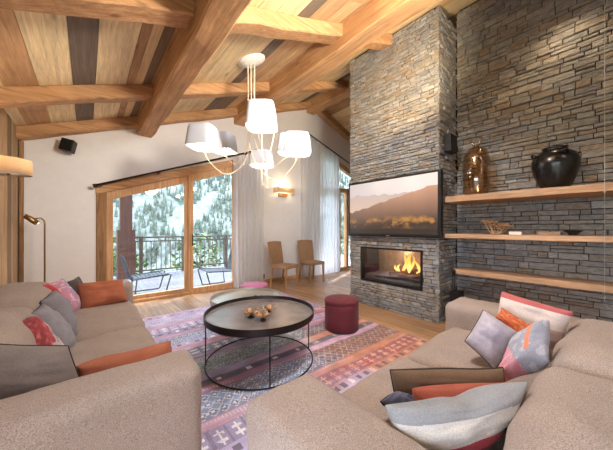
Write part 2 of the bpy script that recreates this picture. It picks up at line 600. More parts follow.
for Y, w, nm in rows:
    for k, (a_, b_) in enumerate(spans):
        if nm == 'nearest' and k == 3:
            continue
        if nm == 'nearest' and k == 2:
            b_ = 3.47
        mkbeam((a_, Y, zr(a_)), (b_, Y, zr(b_)), w, 0.15, 'X', txt[(nm, k)], Y * 3 + k)

# gable wall with two openings
def col_piece(mb, x0, x1, lo, hi, y0=YW, y1=YW + 0.28):
    mb.hexa([(x0, y0, lo(x0)), (x1, y0, lo(x1)), (x1, y1, lo(x1)), (x0, y1, lo(x0)),
             (x0, y0, hi(x0)), (x1, y0, hi(x1)), (x1, y1, hi(x1)), (x0, y1, hi(x0))])
W1A, W1B = 0.17, 2.46
W2A, W2B = 4.75, 7.3
def t1(X): return 1.815 + 0.345 * (X - 0.169)
def t2(X): return 3.26 - 0.35 * (X - 5.39)
zero = lambda X: 0.0
mb = MB()
col_piece(mb, -0.9, W1A, zero, zb)
col_piece(mb, W1A, W1B, t1, zb)
col_piece(mb, W1B, XR, zero, zb)
col_piece(mb, XR, W2A, zero, zb)
col_piece(mb, W2A, W2B, t2, zb)
col_piece(mb, W2B, 7.6, zero, zb)
struct(mb.build('wall_back', 'plaster'))
mb = MB()
mb.box(7.5, 7.6, -3, YW + .28, 0, 3.45)
struct(mb.build('wall_far', 'plaster'))
mb = MB()
col_piece(mb, -2.0, XR, zero, zb, -2.7, -2.6)
col_piece(mb, XR, 7.5, zero, zb, -2.7, -2.6)
struct(mb.build('wall_front', 'plaster'))

# left wall of vertical old boards
mb = MB()
y = 0.9
while y < YW:
    w = random.choice([0.14, 0.18, 0.22, 0.26])
    y1 = min(y + w, YW)
    c = lin(random.choice([(190, 160, 128), (168, 142, 118), (206, 172, 136), (150, 128, 108), (214, 176, 130)]))
    dx = random.uniform(0, 0.012)
    mb.box(XL - 0.04, XL + dx, y, y1 - 0.006, 0, zb(XL) - 0.002, c)
    y = y1
wl = struct(mb.build('wall_left', 'panelZ'))
mb = MB()
mb.box(XL - 0.2, XL - 0.04, 0.9, YW, 0, zb(XL) - .06)
mb.build('wall_core', 'mortar', wl)
mb = MB()
mb.box(XL + .013, XL + .05, YW - .05, YW, 0, zr(XL))
struct(mb.build('trim_1', 'beamZ'))
# baseboards
for nm, a_, b_ in (('baseboard_left', XL + .05, W1A - .02), ('baseboard_back', W1B + .02, W2A - .02)):
    bb = MB()
    bb.box(a_, b_, YW - 0.015, YW, 0, 0.07)
    struct(bb.build(nm, 'frame'))

# sliding door 1
d1 = struct(thing('door_1', None, None))
def slopebar(mb, x0, x1, f0, f1, y0, y1):
    col_piece(mb, x0, x1, f0, f1, y0, y1)
ya, yb = YW - 0.02, YW + 0.13
# outer rough jamb, head and sill
mb = MB()
col_piece(mb, W1A - .06, W1A + .07, zero, lambda X: t1(X) + .01, ya, yb)
bevel(mb.build('jamb', 'beamZ', d1))
mb = MB()
col_piece(mb, W1A - .06, W1B + .02, lambda X: t1(X) - .02, lambda X: t1(X) + .12, ya - .012, yb)
mb.build('head_board', 'beamX', d1)
mb = MB()
mb.box(W1A + .07, W1B, ya + .01, yb, 0, 0.045)
mb.build('sill', 'frame', d1)
mb = MB()
mb.box(W1B - .05, W1B + .03, ya, yb, 0, 2.5)
mb.build('jamb', 'frame', d1)
g0 = lambda X: t1(X) - .15
def sash(x0, x1, y):
    mb = MB()
    zt0 = lambda X: t1(X) - .02
    mb.box(x0, x1, y, y + .06, 0.045, 0.11)
    col_piece(mb, x0, x0 + .085, lambda X: .11, zt0, y, y + .06)
    col_piece(mb, x1 - .07, x1, lambda X: .11, zt0, y, y + .06)
    col_piece(mb, x0 + .085, x1 - .07, g0, zt0, y, y + .06)
    s = mb.build('sash', 'frame', d1)
    g = MB()
    col_piece(g, x0 + .085, x1 - .07, lambda X: .11, g0, y + .026, y + .034)
    g.build('glass_pane', 'glass', s)
    return s
sash(W1A + .07, 1.48, YW + .06)
s2 = sash(1.46, W1B - .05, YW + .0)
mb = MB()
mb.tube([(1.52, YW - .03, .92), (1.52, YW - .05, .95), (1.52, YW - .05, 1.1), (1.52, YW - .03, 1.13)], .009)
mb.build('handle', 'black', s2)

# glazed doors 2 beyond the ridge, mostly behind chimney and curtain
d2 = struct(thing('window_2', None, None))
mb = MB()
col_piece(mb, W2A, W2B, lambda X: t2(X) - .14, t2, YW, yb)
for xx in (W2A, 5.5, 6.3, W2B - .1):
    col_piece(mb, xx, xx + .1, zero, lambda X: t2(X) - .14, YW, yb)
mb.box(W2A + .1, W2B - .1, YW, yb, 2.30, 2.42)
mb.box(W2A + .1, W2B - .1, YW, yb, 0, .1)
mb.build('frame', 'frame', d2)
mb = MB()
for xx in (5.6, 5.95):
    mb.box(xx, xx + .09, YW + .02, yb, .1, 2.3)
mb.build('door_leaf', 'frame', d2)
mb = MB()
col_piece(mb, W2A + .1, W2B - .1, lambda X: .1, lambda X: t2(X) - .14, YW + .07, YW + .078)
mb.build('glass_pane', 'glass', d2)
mb = MB()
for zz in (.35, 1.2, 2.1):
    mb.box(5.585, 5.62, YW - .012, YW, zz, zz + .09)
mb.build('hinge', 'chrome', d2)

# ------------------------------------------------------------------ stone
def stonewall(mb, fn, U, V, hole=None, hmin=.045, hmax=.10, wmin=.1, wmax=.42):
    """fn(u, v, depth) -> point"""
    v = 0.0
    while v < V - .01:
        h = min(random.uniform(hmin, hmax), V - v)
        u = -random.random() * .15
        while u < U:
            w = random.uniform(wmin, wmax)
            cells = [(v, v + h)]
            if random.random() < .22 and h > .065:
                s = random.uniform(.4, .6)
                cells = [(v, v + h * s), (v + h * s, v + h)]
            for (va, vb) in cells:
                ua, ub, va_, vb_ = max(u, 0), min(u + w, U), va, vb
                if hole:
                    hu0, hu1, hv0, hv1 = hole
                    if vb_ > hv0 + .004 and va_ < hv1 - .004 and ub > hu0 and ua < hu1:
                        # clip
                        if va_ < hv0 and hv0 - va_ > .02:
                            vb_ = hv0
                        elif vb_ > hv1 and vb_ - hv1 > .02:
                            va_ = hv1
                        elif ua < hu0:
                            ub = hu0
                        elif ub > hu1:
                            ua = hu1
                        else:
                            continue
                if ub - ua < .015:
                    continue
                g = .0018
                p = random.uniform(.008, .034)
                e = .005
                j = lambda a=.004: random.uniform(-a, a)
                c = [(ua + g + abs(j(.003)), va_ + g + abs(j(.004))), (ub - g - abs(j(.003)), va_ + g + abs(j(.004))),
                     (ub - g - abs(j(.003)), vb_ - g - abs(j(.004))), (ua + g + abs(j(.003)), vb_ - g - abs(j(.004)))]
                back = [fn(a_, b_, -.02) for a_, b_ in c]
                mid_ = [fn(a_, b_, p - .007) for a_, b_ in c]
                fr = [(c[0][0] + e, c[0][1] + e), (c[1][0] - e, c[1][1] + e), (c[2][0] - e, c[2][1] - e), (c[3][0] + e, c[3][1] - e)]
                front = [fn(a_, b_, p + j(.005)) for a_, b_ in fr]
                mb.add(back + mid_ + front, [(0, 1, 5, 4), (1, 2, 6, 5), (2, 3, 7, 6), (3, 0, 4, 7),
                                             (4, 5, 9, 8), (5, 6, 10, 9), (6, 7, 11, 10), (7, 4, 8, 11), (8, 9, 10, 11)])
            u += w
        v += h
CX, CY0, CY1, RX = 3.50, 1.46, 2.95, 4.09    # chimney front plane, near / far ends, recess wall plane
FY0, FY1, FZ0, FZ1 = 1.68, 2.714, .405, .94
chim = thing('chimney', 'tall freestanding chimney breast clad in stacked grey ledger stone, carrying the television', 'chimney')
mb = MB()
TOP = 4.2
mb.box(CX, 4.6, CY0 + .03, CY1, 0, FZ0)
mb.box(CX, 4.6, CY0 + .03, CY1, FZ1, zb(CX) - .003)
mb.box(CX, 4.6, CY0 + .03, FY0, FZ0, FZ1)
mb.box(CX, 4.6, FY1, CY1, FZ0, FZ1)
mb.box(CX + .5, 4.6, FY0, FY1, FZ0, FZ1)
mb.build('core', 'mortar', chim)
mb = MB()
stonewall(mb, lambda u, v, d: (CX - d, CY1 - u, v), CY1 - CY0, zb(CX) - .02, (CY1 - FY1, CY1 - FY0, FZ0, FZ1), .030, .065, .05, .18)
mb.build('front_stone_cladding', 'stone', chim)
mb = MB()
stonewall(mb, lambda u, v, d: (CX - .015 + u, CY0 + .03 - d, v), 4.09 - CX + .01, zb(CX) - .02, None, .030, .065, .06, .24)
mb.build('side_stone_cladding', 'stone', chim)
mb = MB()
stonewall(mb, lambda u, v, d: (4.55 - u, CY1 + d, v), 1.05, zb(CX) - .02, None, .05, .1, .12, .34)
mb.build('side_stone_cladding', 'stone', chim)
mb = MB()
mb.box(RX, RX + .25, -1.4, CY0 - .03, 0, zb(RX) - .003)
wr_ = struct(mb.build('wall_right', 'mortar'))
mb = MB()
stonewall(mb, lambda u, v, d: (RX - d, CY0 + .005 - u, v), CY0 + 1.4, zb(RX) - .02, None, .04, .085, .08, .28)
mb.build('stone_cladding', 'stone', wr_)

# shelves
def shelf(z0, z1, x0, y1, label, seed):
    mb = puff(RX - .05 - x0, y1 + 1.2, z1 - z0, .008, (0, 0, 0), .004, seed, 20, ((RX - .05 + x0) / 2, (y1 - 1.2) / 2, (z0 + z1) / 2), 3)
    o = mb.build('wall_shelf', 'shelf', smooth=False)
    tag(o, label, 'shelf', 'thick wooden shelves on the stone wall')
shelf(1.575, 1.65, 3.50, 1.40, 'top plank shelf on the stone wall carrying the black urn', 1)
shelf(1.12, 1.175, 3.50, 1.40, 'middle plank shelf on the stone wall with dried flowers on it', 2)
shelf(.64, .705, 3.74, 1.40, 'lowest plank shelf on the stone wall, bare, above the sofa', 3)
mb = MB()
mb.tube([(3.49, .054, .60), (3.49, .054, 2.6), (3.49, .054, zr(3.49) - .05)], .0022, 6)
for zz in (.675, 1.15, 1.61):
    mb.lathe([(.004, zz - .05), (.009, zz - .045), (.009, zz - .036), (.004, zz - .03)], 10, 3.49, .054)
tag(mb.build('shelf_cable', 'chrome'), 'thin vertical metal cable running past the shelf fronts at far right', 'cable')

# television
tv = thing('television', 'large flat television showing misty autumn mountains, mounted on the stone chimney', 'television', (3.41, 2.15, 1.555))
mb = MB()
mb.box(-.03, .045, -.75, .75, -.435, .435)
bevel(mb.build('housing', 'black', tv), .004)
mb = MB()
NU, NV = 150, 84
def tvcol(u, v):
    # u 0..1 left to right as seen, v 0..1 bottom to top
    n = lambda a, b, s, o=0: noise.noise(Vector((a * s, b * s, o)))
    sky = Vector(lin((196, 184, 182))).lerp(Vector(lin((232, 216, 206))), u * .8)
    ridge1 = .70 + .04 * math.sin(u * 5 + .6) + .06 * n(u, 0, 5, 3) + .03 * n(u, 0, 14, 4) + .06 * u
    ridge2 = .44 + .40 * max(0, u - .05) + .05 * n(u, 0, 6, 8) + .02 * n(u, 0, 18, 9)
    ridge2 = min(ridge2, .80)
    c = sky
    if v < ridge1:
        c = Vector(lin((188, 168, 158))).lerp(Vector(lin((208, 176, 156))), (ridge1 - v) * 2.5)
    if v < ridge2:
        t = (ridge2 - v) / ridge2
        far = Vector(lin((120, 92, 78))).lerp(Vector(lin((188, 140, 112))), min(1, max(0, u * 1.2)))
        low = Vector(lin((60, 44, 36)))
        c = far.lerp(low, min(1, t * 1.35))
    if v < .34:
        k = n(u, v, 9, 20) + .5 * n(u, v, 30, 21)
        og = Vector(lin((180, 126, 62)))
        amt = max(0, 1 - abs(v - .22) / .13) * max(0, k * 1.6 + .1 + .35 * (u > .55) * (u < .9))
        c = c.lerp(og, min(.85, amt))
    if v < .1:
        c = c.lerp(Vector(lin((34, 28, 24))), .6)
    return tuple(c)
for i in range(NU):
    for j in range(NV):
        u0, u1, v0, v1 = i / NU, (i + 1) / NU, j / NV, (j + 1) / NV
        y0, y1 = .715 - 1.43 * u0, .715 - 1.43 * u1
        z0, z1 = -.395 + .80 * v0, -.395 + .80 * v1
        mb.add([(-.033, y0, z0), (-.033, y1, z0), (-.033, y1, z1), (-.033, y0, z1)], [(0, 1, 2, 3)], tvcol((u0 + u1) / 2, (v0 + v1) / 2))
mb.build('screen', 'screen', tv)
mb = MB()
mb.box(-.034, -.031, -.03, .03, -.424, -.414)
mb.build('maker_plate', 'chrome', tv)

# fireplace
fp = thing('fireplace', 'wide glass-fronted fireplace set in the chimney below the television', 'fireplace', (CX, 0, 0))
mb = MB()
mb.box(-.03, .05, FY0 - .004, FY1 + .004, FZ1 - .02, FZ1 + .004)
mb.box(-.03, .05, FY0 - .004, FY1 + .004, FZ0 - .004, FZ0 + .02)
mb.box(-.03, .05, FY0 - .004, FY0 + .025, FZ0 + .02, FZ1 - .02)
mb.box(-.03, .05, FY1 - .025, FY1 + .004, FZ0 + .02, FZ1 - .02)
mb.build('frame', 'black', fp)
mb = MB()
mb.box(.05, .47, FY0 + .003, FY0 + .02, FZ0 + .003, FZ1 - .003)
mb.box(.05, .47, FY1 - .02, FY1 - .003, FZ0 + .003, FZ1 - .003)
mb.box(.05, .47, FY0 + .02, FY1 - .02, FZ1 - .02, FZ1 - .003)
mb.build('firebox_lining', 'black', fp)
mb = MB()
for i in range(9):  # upright beige strips imitate the curtain and wall reflection in the glass
    y0 = FY0 + .02 + i * (FY1 - FY0 - .04) / 9
    mb.box(.46, .475, y0 + .002, y0 + (FY1 - FY0 - .04) / 9 - .002, FZ0 + .02, FZ1 - .02)
mb.build('back_panel', 'firepanel', fp)
mb = MB()
nx = 26
for i in range(nx):
    for j in range(8):
        pass
vs, fs = [], []
for i in range(41):
    for j in range(13):
        y = FY0 + .02 + (FY1 - FY0 - .04) * i / 40
        x = .05 + .41 * j / 12
        vs.append((x, y, FZ0 + .09 + .02 * noise.noise(Vector((x * 14, y * 14, 2))) + .03 * math.exp(-((y - 2.0) / .2) ** 2)))
for i in range(40):
    for j in range(12):
        fs.append((i * 13 + j, (i + 1) * 13 + j, (i + 1) * 13 + j + 1, i * 13 + j + 1))
mb = MB().add(vs, fs)
mb.box(.05, .46, FY0 + .02, FY1 - .02, FZ0 + .003, FZ0 + .06)
mb.build('ash_bed', 'ash', fp, smooth=True)
mb = MB()
mb.box(.0, .008, FY0 + .025, FY1 - .025, FZ0 + .02, FZ1 - .02)
mb.build('glass_pane', 'glass_fire', fp)
logs = [((3.66, 2.30, .535), (3.80, 1.98, .57), .026, 'log at the left of the burning fire, nearest the glass'),
        ((3.62, 2.12, .535), (3.66, 1.80, .55), .024, 'log lying lengthwise at the front of the fire'),
        ((3.78, 2.22, .55), (3.70, 1.86, .62), .024, 'log leaning up across the middle of the fire'),
        ((3.84, 1.96, .55), (3.66, 1.78, .58), .022, 'short log at the right end of the fire'),
        ((3.88, 2.34, .54), (3.86, 1.9, .56), .026, 'log lying at the back of the fire behind the flames')]
for k, (a_, b_, r_, lb) in enumerate(logs):
    pts = [Vector(a_).lerp(Vector(b_), t / 6) + Vector((0, 0, .008 * math.sin(t + k))) for t in range(7)]
    o = MB().tube(pts, [r_ * (.85 + .2 * random.random()) for _ in pts], 9).build('fire_log', 'log', smooth=True)
    tag(o, lb, 'log', 'logs burning in the fireplace')
# flames
mb = MB()
for k, (y, x, h) in enumerate([(2.16, 3.72, .12), (2.10, 3.76, .20), (2.04, 3.72, .30), (2.0, 3.78, .36), (1.96, 3.72, .26), (1.90, 3.76, .20), (2.23, 3.75, .09), (1.85, 3.72, .1)]):
    pts, rs = [], []
    for t in range(9):
        q = t / 8
        pts.append((x + .015 * math.sin(q * 5 + k), y + .035 * math.sin(q * 4 + k * 2), .575 + h * q))
        rs.append(max(.001, .034 * (h / .3) ** .5 * math.sin(PI * min(1, q * .85 + .12)) ** 1.0 * (1 - q) ** .45))
    mb.tube(pts, rs, 8)
tag(mb.build('flame', 'flame', smooth=True), 'orange flames rising from the logs in the fireplace', 'flame')

# fire tool stand and small speaker on the chimney's side
ft = thing('fireplace_tool_set', 'black box of fireplace tools beside the chimney behind the sofa arm', 'fireplace tools', (3.64, 1.31, 0))
mb = MB()
mb.box(-.075, .075, -.06, .06, 0, .44)
bevel(mb.build('box', 'black', ft), .005)
for k, (xx, yy, hh) in enumerate([(-.05, .03, .70), (-.02, .035, .72), (.01, .03, .69), (.035, .035, .71)]):
    mb = MB()
    mb.tube([(xx, yy, .30), (xx, yy, hh - .08)], .004)
    mb.tube([(xx, yy, hh - .08), (xx, yy, hh)], .008)
    mb.build('tool_handle', 'black', ft)
mb = MB()
mb.box(3.58, 3.80, CY0 - .10, CY0 - .018, 2.25, 2.48)
o = mb.build('wall_speaker', 'black')
tag(bevel(o, .006), 'small square black speaker on the chimney side above the top shelf', 'speaker')

# ------------------------------------------------------------------ outdoors
mb = MB()
y = YW + .3
while y < 8.7:
    mb.box(-2.5, 9.5, y, y + .135, -.09, -.06)
    y += .143
struct(mb.build('balcony_floor', 'deck'))
rl = thing('balcony_railing', 'wooden balcony railing with thin vertical bars outside the glass doors', 'railing', (0, 8.5, 0))
mb = MB(); mb.box(-2.4, 9.5, -.05, .05, .965, 1.01); mb.build('top_rail', 'rail', rl)
mb = MB(); mb.box(-2.4, 9.5, -.02, .02, .86, .89); mb.build('middle_rail', 'rail', rl)
mb = MB(); mb.box(-2.4, 9.5, -.02, .02, .04, .08); mb.build('bottom_rail', 'rail', rl)
for xx in (-.7, 1.15, 2.25, 3.6, 5.0, 6.4, 7.8, 9.2):
    mb = MB(); mb.box(xx - .04, xx + .04, -.04, .04, -.06, .965); mb.build('post', 'rail', rl)
b0 = None
k = 0
xx = -.6
while xx < 9.3:
    if b0 is None:
        mb = MB(); mb.box(-.009, .009, -.009, .009, .08, .86)
        b0 = mb.build('baluster', 'rail', rl, (xx, 0, 0))
    else:
        c = b0.copy(); COL.objects.link(c); c.parent = rl; c.location = (xx, 0, 0)
    xx += .125
bp = thing('balcony_post', 'thick reddish timber post on the balcony carrying the roof purlin', 'post', (.78, 8.25, 0))
mb = MB(); mb.box(-.13, .13, -.13, .13, 1.2, 2.79); mb.build('shaft', 'post_out', bp)
mb = MB(); mb.box(-.19, .19, -.17, .17, -.06, 1.2); mb.build('boxed_base', 'post_out', bp)

def lounge():
    t = thing('outdoor_lounge_chair', 'grey slatted lounge chair on the balcony outside the left glass pane', 'outdoor chair', (.66, 6.05, -.06), 0, 'grey lounge chairs on the balcony')
    mb = MB()
    for k in range(9):
        yy = -.24 + k * .06
        mb.tube([(-.02, yy, .33), (-.10, yy, .55), (-.14, yy, .76)], .012, 6)
    mb.build('backrest', 'outmetal', t)
    mb = MB()
    for k in range(8):
        xx = .03 + k * .07
        mb.box(xx, xx + .05, -.27, .27, .33 + .004 * k, .345 + .004 * k)
    mb.build('seat', 'outmetal', t)
    for s in (-.28, .28):
        mb = MB()
        mb.tube([(-.16, s, .78), (-.02, s, .34), (.60, s, .385), (.64, s, .37), (.62, s, .30), (.54, s, .02), (.50, s, .012)], .014, 6)
        mb.tube([(.50, s, .012), (.02, s, .012)], .012, 6)
        mb.tube([(.02, s, .012), (.06, s, .34)], .012, 6)
        mb.build('side_frame', 'outmetal', t)
    return t
lc = lounge()
dup(lc, (2.56, 5.80, -.06), PI, 'grey slatted lounge chair on the balcony outside the right glass pane')

# terrain
mb = MB()
mb.box(-150, 250, -150, 60, -5.2, -5)
struct(mb.build('ground', 'grass'))
def hgt(x, y):
    t = max(0, (y - 40) / 170)
    return -5 + 120 * t ** .9 * (1 + .25 * noise.noise(Vector((x * .012, y * .012, 1)))) + 6 * noise.noise(Vector((x * .04, y * .04, 5))) * min(1, t * 5)
vs, fs = [], []
NX, NY = 90, 50
for i in range(NX + 1):
    for j in range(NY + 1):
        x, y = -120 + 480 * i / NX, 40 + 190 * j / NY
        vs.append((x, y, hgt(x, y)))
for i in range(NX):
    for j in range(NY):
        a_ = i * (NY + 1) + j
        fs.append((a_, a_ + NY + 1, a_ + NY + 2, a_ + 1))
struct(MB().add(vs, fs).build('mountain', 'slope', smooth=True))
mb = MB()
for k in range(8000):
    y = 41 + 50 * random.random()
    x = random.uniform(-6, 1.3 * y + 8)
    if noise.noise(Vector((x * .2, y * .25, 9))) < -.15:
        continue
    z = hgt(x, y)
    h = random.uniform(.7, 1.7)
    r_ = h * .2
    n = 5
    vs = []
    fs = []
    for q, (rr_, zz) in enumerate([(r_, 0), (r_ * .45, .5 * h), (r_ * .7, .5 * h), (0.03, h)]):
        for m_ in range(n):
            an = 2 * PI * m_ / n + q
            vs.append((x + rr_ * math.cos(an), y + rr_ * math.sin(an), z + zz))
    for q in range(3):
        for m_ in range(n):
            l = (m_ + 1) % n
            fs.append((q * n + m_, q * n + l, (q + 1) * n + l, (q + 1) * n + m_))
    mb.add(vs, fs)
tag(mb.build('forest', 'forest'), 'pale conifer forest covering the mountainside outside the windows', 'trees', kind='stuff')
def shrub(x, y, z0, h, r_, label):
    t = thing('shrub', label, 'shrub', (x, y, z0), 0, 'green trees beyond the balcony railing')
    mb = MB()
    mb.tube([(0, 0, 0), (.1, 0, h * .4), (0, .1, h * .8)], [.12, .08, .03], 6)
    mb.build('trunk', 'bark', t)
    mb = MB()
    for k in range(900):
        an, ph = random.random() * 2 * PI, math.acos(random.uniform(-1, 1))
        q = random.random() ** .4
        bump_ = 1 + .3 * math.sin(an * 3 + x) * math.sin(ph * 4)
        c = Vector((r_ * q * bump_ * math.sin(ph) * math.cos(an), r_ * q * bump_ * math.sin(ph) * math.sin(an), h * .6 + h * .42 * q * math.cos(ph)))
        s = random.uniform(.12, .24)
        a_ = Vector((random.uniform(-1, 1), random.uniform(-1, 1), random.uniform(-.6, .6))).normalized() * s
        b_ = Vector((random.uniform(-1, 1), random.uniform(-1, 1), random.uniform(-.6, .6))).normalized() * s * .6
        mb.add([c - a_, c + b_, c + a_, c - b_], [(0, 1, 2, 3)])
    mb.build('foliage', 'leaf', t)
for (x, y, h, r_, lb) in [(1.0, 13.6, 5.9, 1.35, 'green tree behind the railing, just right of the timber post'),
                          (4.6, 14.2, 6.0, 1.45, 'green tree behind the railing at the middle of the left glass pane'),
                          (8.2, 14.6, 6.6, 1.4, 'taller green tree behind the railing seen through the right glass pane'),
                          (-2.6, 13.6, 5.6, 1.3, 'green tree behind the railing, left of the timber post'),
                          (12.2, 15.6, 5.6, 1.5, 'green tree behind the railing beside the left curtain'),
                          (17.5, 17, 7.5, 2.0, 'green tree seen through the far right window behind the chimney')]:
    shrub(x, y, -5, h, r_, lb)

# ------------------------------------------------------------------ rug
RX0, RX1, RY0, RY1 = 0.20, 2.87, 0.62, 4.15
def L(*c): return Vector(lin(c))
def LR(*c): return Vector(lin(tuple(min(255, v * .70 + 84) for v in c)))
lil, vio, blu, tea, whi, pin, mag, red, ora, bro, nav = (LR(160, 142, 190), LR(118, 104, 156), LR(92, 114, 162), LR(92, 128, 142), LR(226,220,228),
    LR(182, 130, 166), LR(150, 84, 124), LR(140, 36, 34), LR(176, 84, 46), LR(92, 42, 30), LR(50, 40, 66))
bands = [(.62, 'p', ora, bro), (1.02, 'm', bro, ora), (1.16, 'p', mag, ora), (1.32, 'm', lil, ora), (1.42, 'x', vio, red), (1.58, 'p', pin, ora), (1.68, 'd', blu, bro),
         (1.95, 'p', mag, pin), (2.05, 'm', nav, nav), (2.13, 'p', lil, ora), (2.25, 'd', tea, nav), (2.5, 'p', vio, mag), (2.62, 'x', blu, vio), (2.78, 'p', pin, red),
         (2.9, 'm', lil, pin), (3.0, 'd', blu, vio), (3.22, 'p', pin, mag), (3.32, 'm', vio, lil), (3.42, 'x', lil, blu), (3.6, 'p', pin, lil),
         (3.7, 'd', lil, vio), (3.9, 'p', lil, pin), (4.0, 'm', pin, mag), (4.06, 'p', lil, lil), (4.16, 'p', lil, lil)]
def rugcol(x, y):
    yy = y + .02 * noise.noise(Vector((x * 2.2, y * 2, 3))) + .018 * (x - 1.5)
    i = 0
    while i < len(bands) - 2 and yy >= bands[i + 1][0]:
        i += 1
    y0, kind, ca, cb = bands[i]
    y1 = bands[i + 1][0]
    t = (yy - y0) / (y1 - y0)
    w = min(1, max(0, (x - 1.25 - .5 * max(0, y - 1.9)) / .55 + 1.2 * noise.noise(Vector((x * 1.4, y * 3, 7)))))  # kilim colours turn lilac-blue leftwards, with sky glare partly painted in
    c = ca.lerp(cb, w)
    nn = noise.noise(Vector((x * 3, y * 22, 1)))
    c = c.lerp(whi if nn > 0 else nav, abs(nn) * .38)
    lt = whi.lerp(L(214, 160, 120), w * .8)
    dk = nav.lerp(bro, w * .5)
    if kind == 'd':
        h = (y1 - y0) / 3
        u = (x / (h * .85)) % 1.0
        v = ((yy - y0) / h) % 1.0
        q = abs(u - .5) + abs(v - .5)
        if q < .20:
            c = lt if w < .5 else dk
        elif q < .36:
            c = c.lerp(dk, .7)
        elif q > .44 and q < .56:
            c = c.lerp(lt, .75)
    elif kind == 'x':
        u = (x / .11) % 1.0
        if abs(u - .5) < .055 and .08 < t < .92:
            c = lt
        elif (abs(t - .3) < .06 or abs(t - .7) < .06) and abs(u - .5) < .3:
            c = lt
        elif abs(u - .5) > .44:
            c = c.lerp(dk, .6)
    elif kind == 'm':
        u = (x / .09) % 1.0
        if abs(t - .5) < .26 and u < .5:
            c = dk if (int(x / .09) % 3) else lt
    else:
        if t < .1 or t > .9:
            c = c.lerp(dk, .5)
        if nn > .25 and (x * 40) % 1 < .4:
            c = c.lerp(lt, .5)
    wear = max(0, noise.noise(Vector((x * 5, y * 7, 11)))) * .8 + .05
    c = c.lerp(ca.lerp(cb, w), min(.75, wear))
    return tuple(c * (1 + .22 * noise.noise(Vector((x * 9, y * 9, 5)))))
mb = MB()
cs = .0125
nx, ny = int((RX1 - RX0) / cs), int((RY1 - RY0) / cs)
vs, fs, cs_ = [], [], []
def rz(x, y):
    e = min(x - RX0, RX1 - x, y - RY0, RY1 - y)
    z = .012 + .0015 * noise.noise(Vector((x * 4, y * 4, 0)))
    # a small ruck near the far left corner
    return z + .02 * math.exp(-((x - .62) / .1) ** 2 - ((y - 4.08) / .05) ** 2)
for i in range(nx + 1):
    for j in range(ny + 1):
        x = RX0 + i * cs
        y = RY0 + j * cs
        if j == ny: y += .008 * noise.noise(Vector((x * 5, 0, 2)))
        vs.append((x, y, rz(x, y)))
for i in range(nx):
    for j in range(ny):
        a_ = i * (ny + 1) + j
        fs.append((a_, a_ + ny + 1, a_ + ny + 2, a_ + 1))
        cs_.append(rugcol(RX0 + (i + .5) * cs, RY0 + (j + .5) * cs))
mb.v, mb.f, mb.c = vs, fs, cs_
# edge skirt
mb.box(RX0, RX1, RY0, RY1, .001, .009, tuple(lil))
tag(mb.build('kilim_rug', 'rug'), 'large patterned kilim rug in lilac, blue and orange bands under the coffee tables', 'rug')

# ------------------------------------------------------------------ sofas
def cushion(name, b, r, bulge, seed, parent, wr=.007, n=22, ws=7):
    x0, x1, y0, y1, z0, z1 = b
    o = puff(x1 - x0, y1 - y0, z1 - z0, r, bulge, wr, seed, n, ((x0 + x1) / 2, (y0 + y1) / 2, (z0 + z1) / 2), ws).build(name, 'sofa', parent, smooth=True)
    return o
ls = thing('sofa', 'long beige boucle sofa along the old-board wall at left, facing the stone chimney', 'sofa', (0, 0, 0))
cushion('base', (-.62, .36, 1.40, 3.70, .07, .27), .03, (0, 0, 0), 1, ls, .002)
cushion('arm', (-.66, .42, 1.23, 1.50, .05, .615), .055, (.0, .0, .012), 2, ls, .004)
cushion('arm', (-.66, .42, 3.60, 3.87, .05, .615), .055, (.0, .0, .012), 3, ls, .004)
cushion('back_frame', (-.67, -.53, 1.23, 3.87, .05, .62), .04, (0, 0, 0), 4, ls, .003)
cushion('seat_cushion', (-.36, .39, 1.50, 2.52, .25, .445), .07, (.02, 0, .03), 5, ls, .010, 26, 5)
cushion('seat_cushion', (-.36, .39, 2.52, 3.60, .25, .445), .07, (.02, 0, .03), 6, ls, .010, 26, 5)
cushion('back_cushion', (-.62, -.24, 1.50, 2.51, .40, .745), .10, (.04, 0, .035), 7, ls, .012, 24, 4)
cushion('back_cushion', (-.62, -.24, 2.51, 3.60, .40, .745), .10, (.04, 0, .035), 8, ls, .012, 24, 4)
for x_ in (-.58, .32):
    for y_ in (1.32, 3.78):
        mb = MB(); mb.box(x_ - .03, x_ + .03, y_ - .03, y_ + .03, .013, .06); mb.build('leg', 'black', ls)
for (y0, y1) in ((1.235, 1.495), (3.605, 3.865)):
    pass
rs = thing('sofa', 'beige boucle sofa in the right foreground seen from behind, piled with cushions', 'sofa', (0, 0, 0))
cushion('base', (.60, 2.60, -.1, .86, .07, .27), .03, (0, 0, 0), 11, rs, .002)
cushion('arm', (.445, .775, -.12, .90, .05, .615), .05, (0, 0, .012), 12, rs, .004)
cushion('arm', (2.34, 2.68, -.12, .95, .05, .615), .06, (0, 0, .012), 13, rs, .004)
cushion('back_frame', (.45, 2.70, -.18, -.06, .05, .62), .04, (0, 0, 0), 14, rs, .003)
cushion('seat_cushion', (.78, 1.56, .06, .89, .25, .445), .07, (0, .02, .03), 15, rs, .008, 26, 5)
cushion('seat_cushion', (1.56, 2.37, .06, .89, .25, .445), .07, (0, .02, .03), 16, rs, .008, 26, 5)
cushion('back_cushion', (.78, 1.50, -.10, .20, .40, .69), .09, (0, .03, .03), 17, rs, .012, 24, 4)
cushion('back_cushion', (1.50, 2.36, -.10, .17, .40, .70), .09, (0, .03, .035), 18, rs, .012, 24, 4)
for x_ in (.52, 2.62):
    for y_ in (-.08, .82):
        mb = MB(); mb.box(x_ - .03, x_ + .03, y_ - .03, y_ + .03, .013 if y_ > .62 else .0, .06); mb.build('leg', 'black', rs)

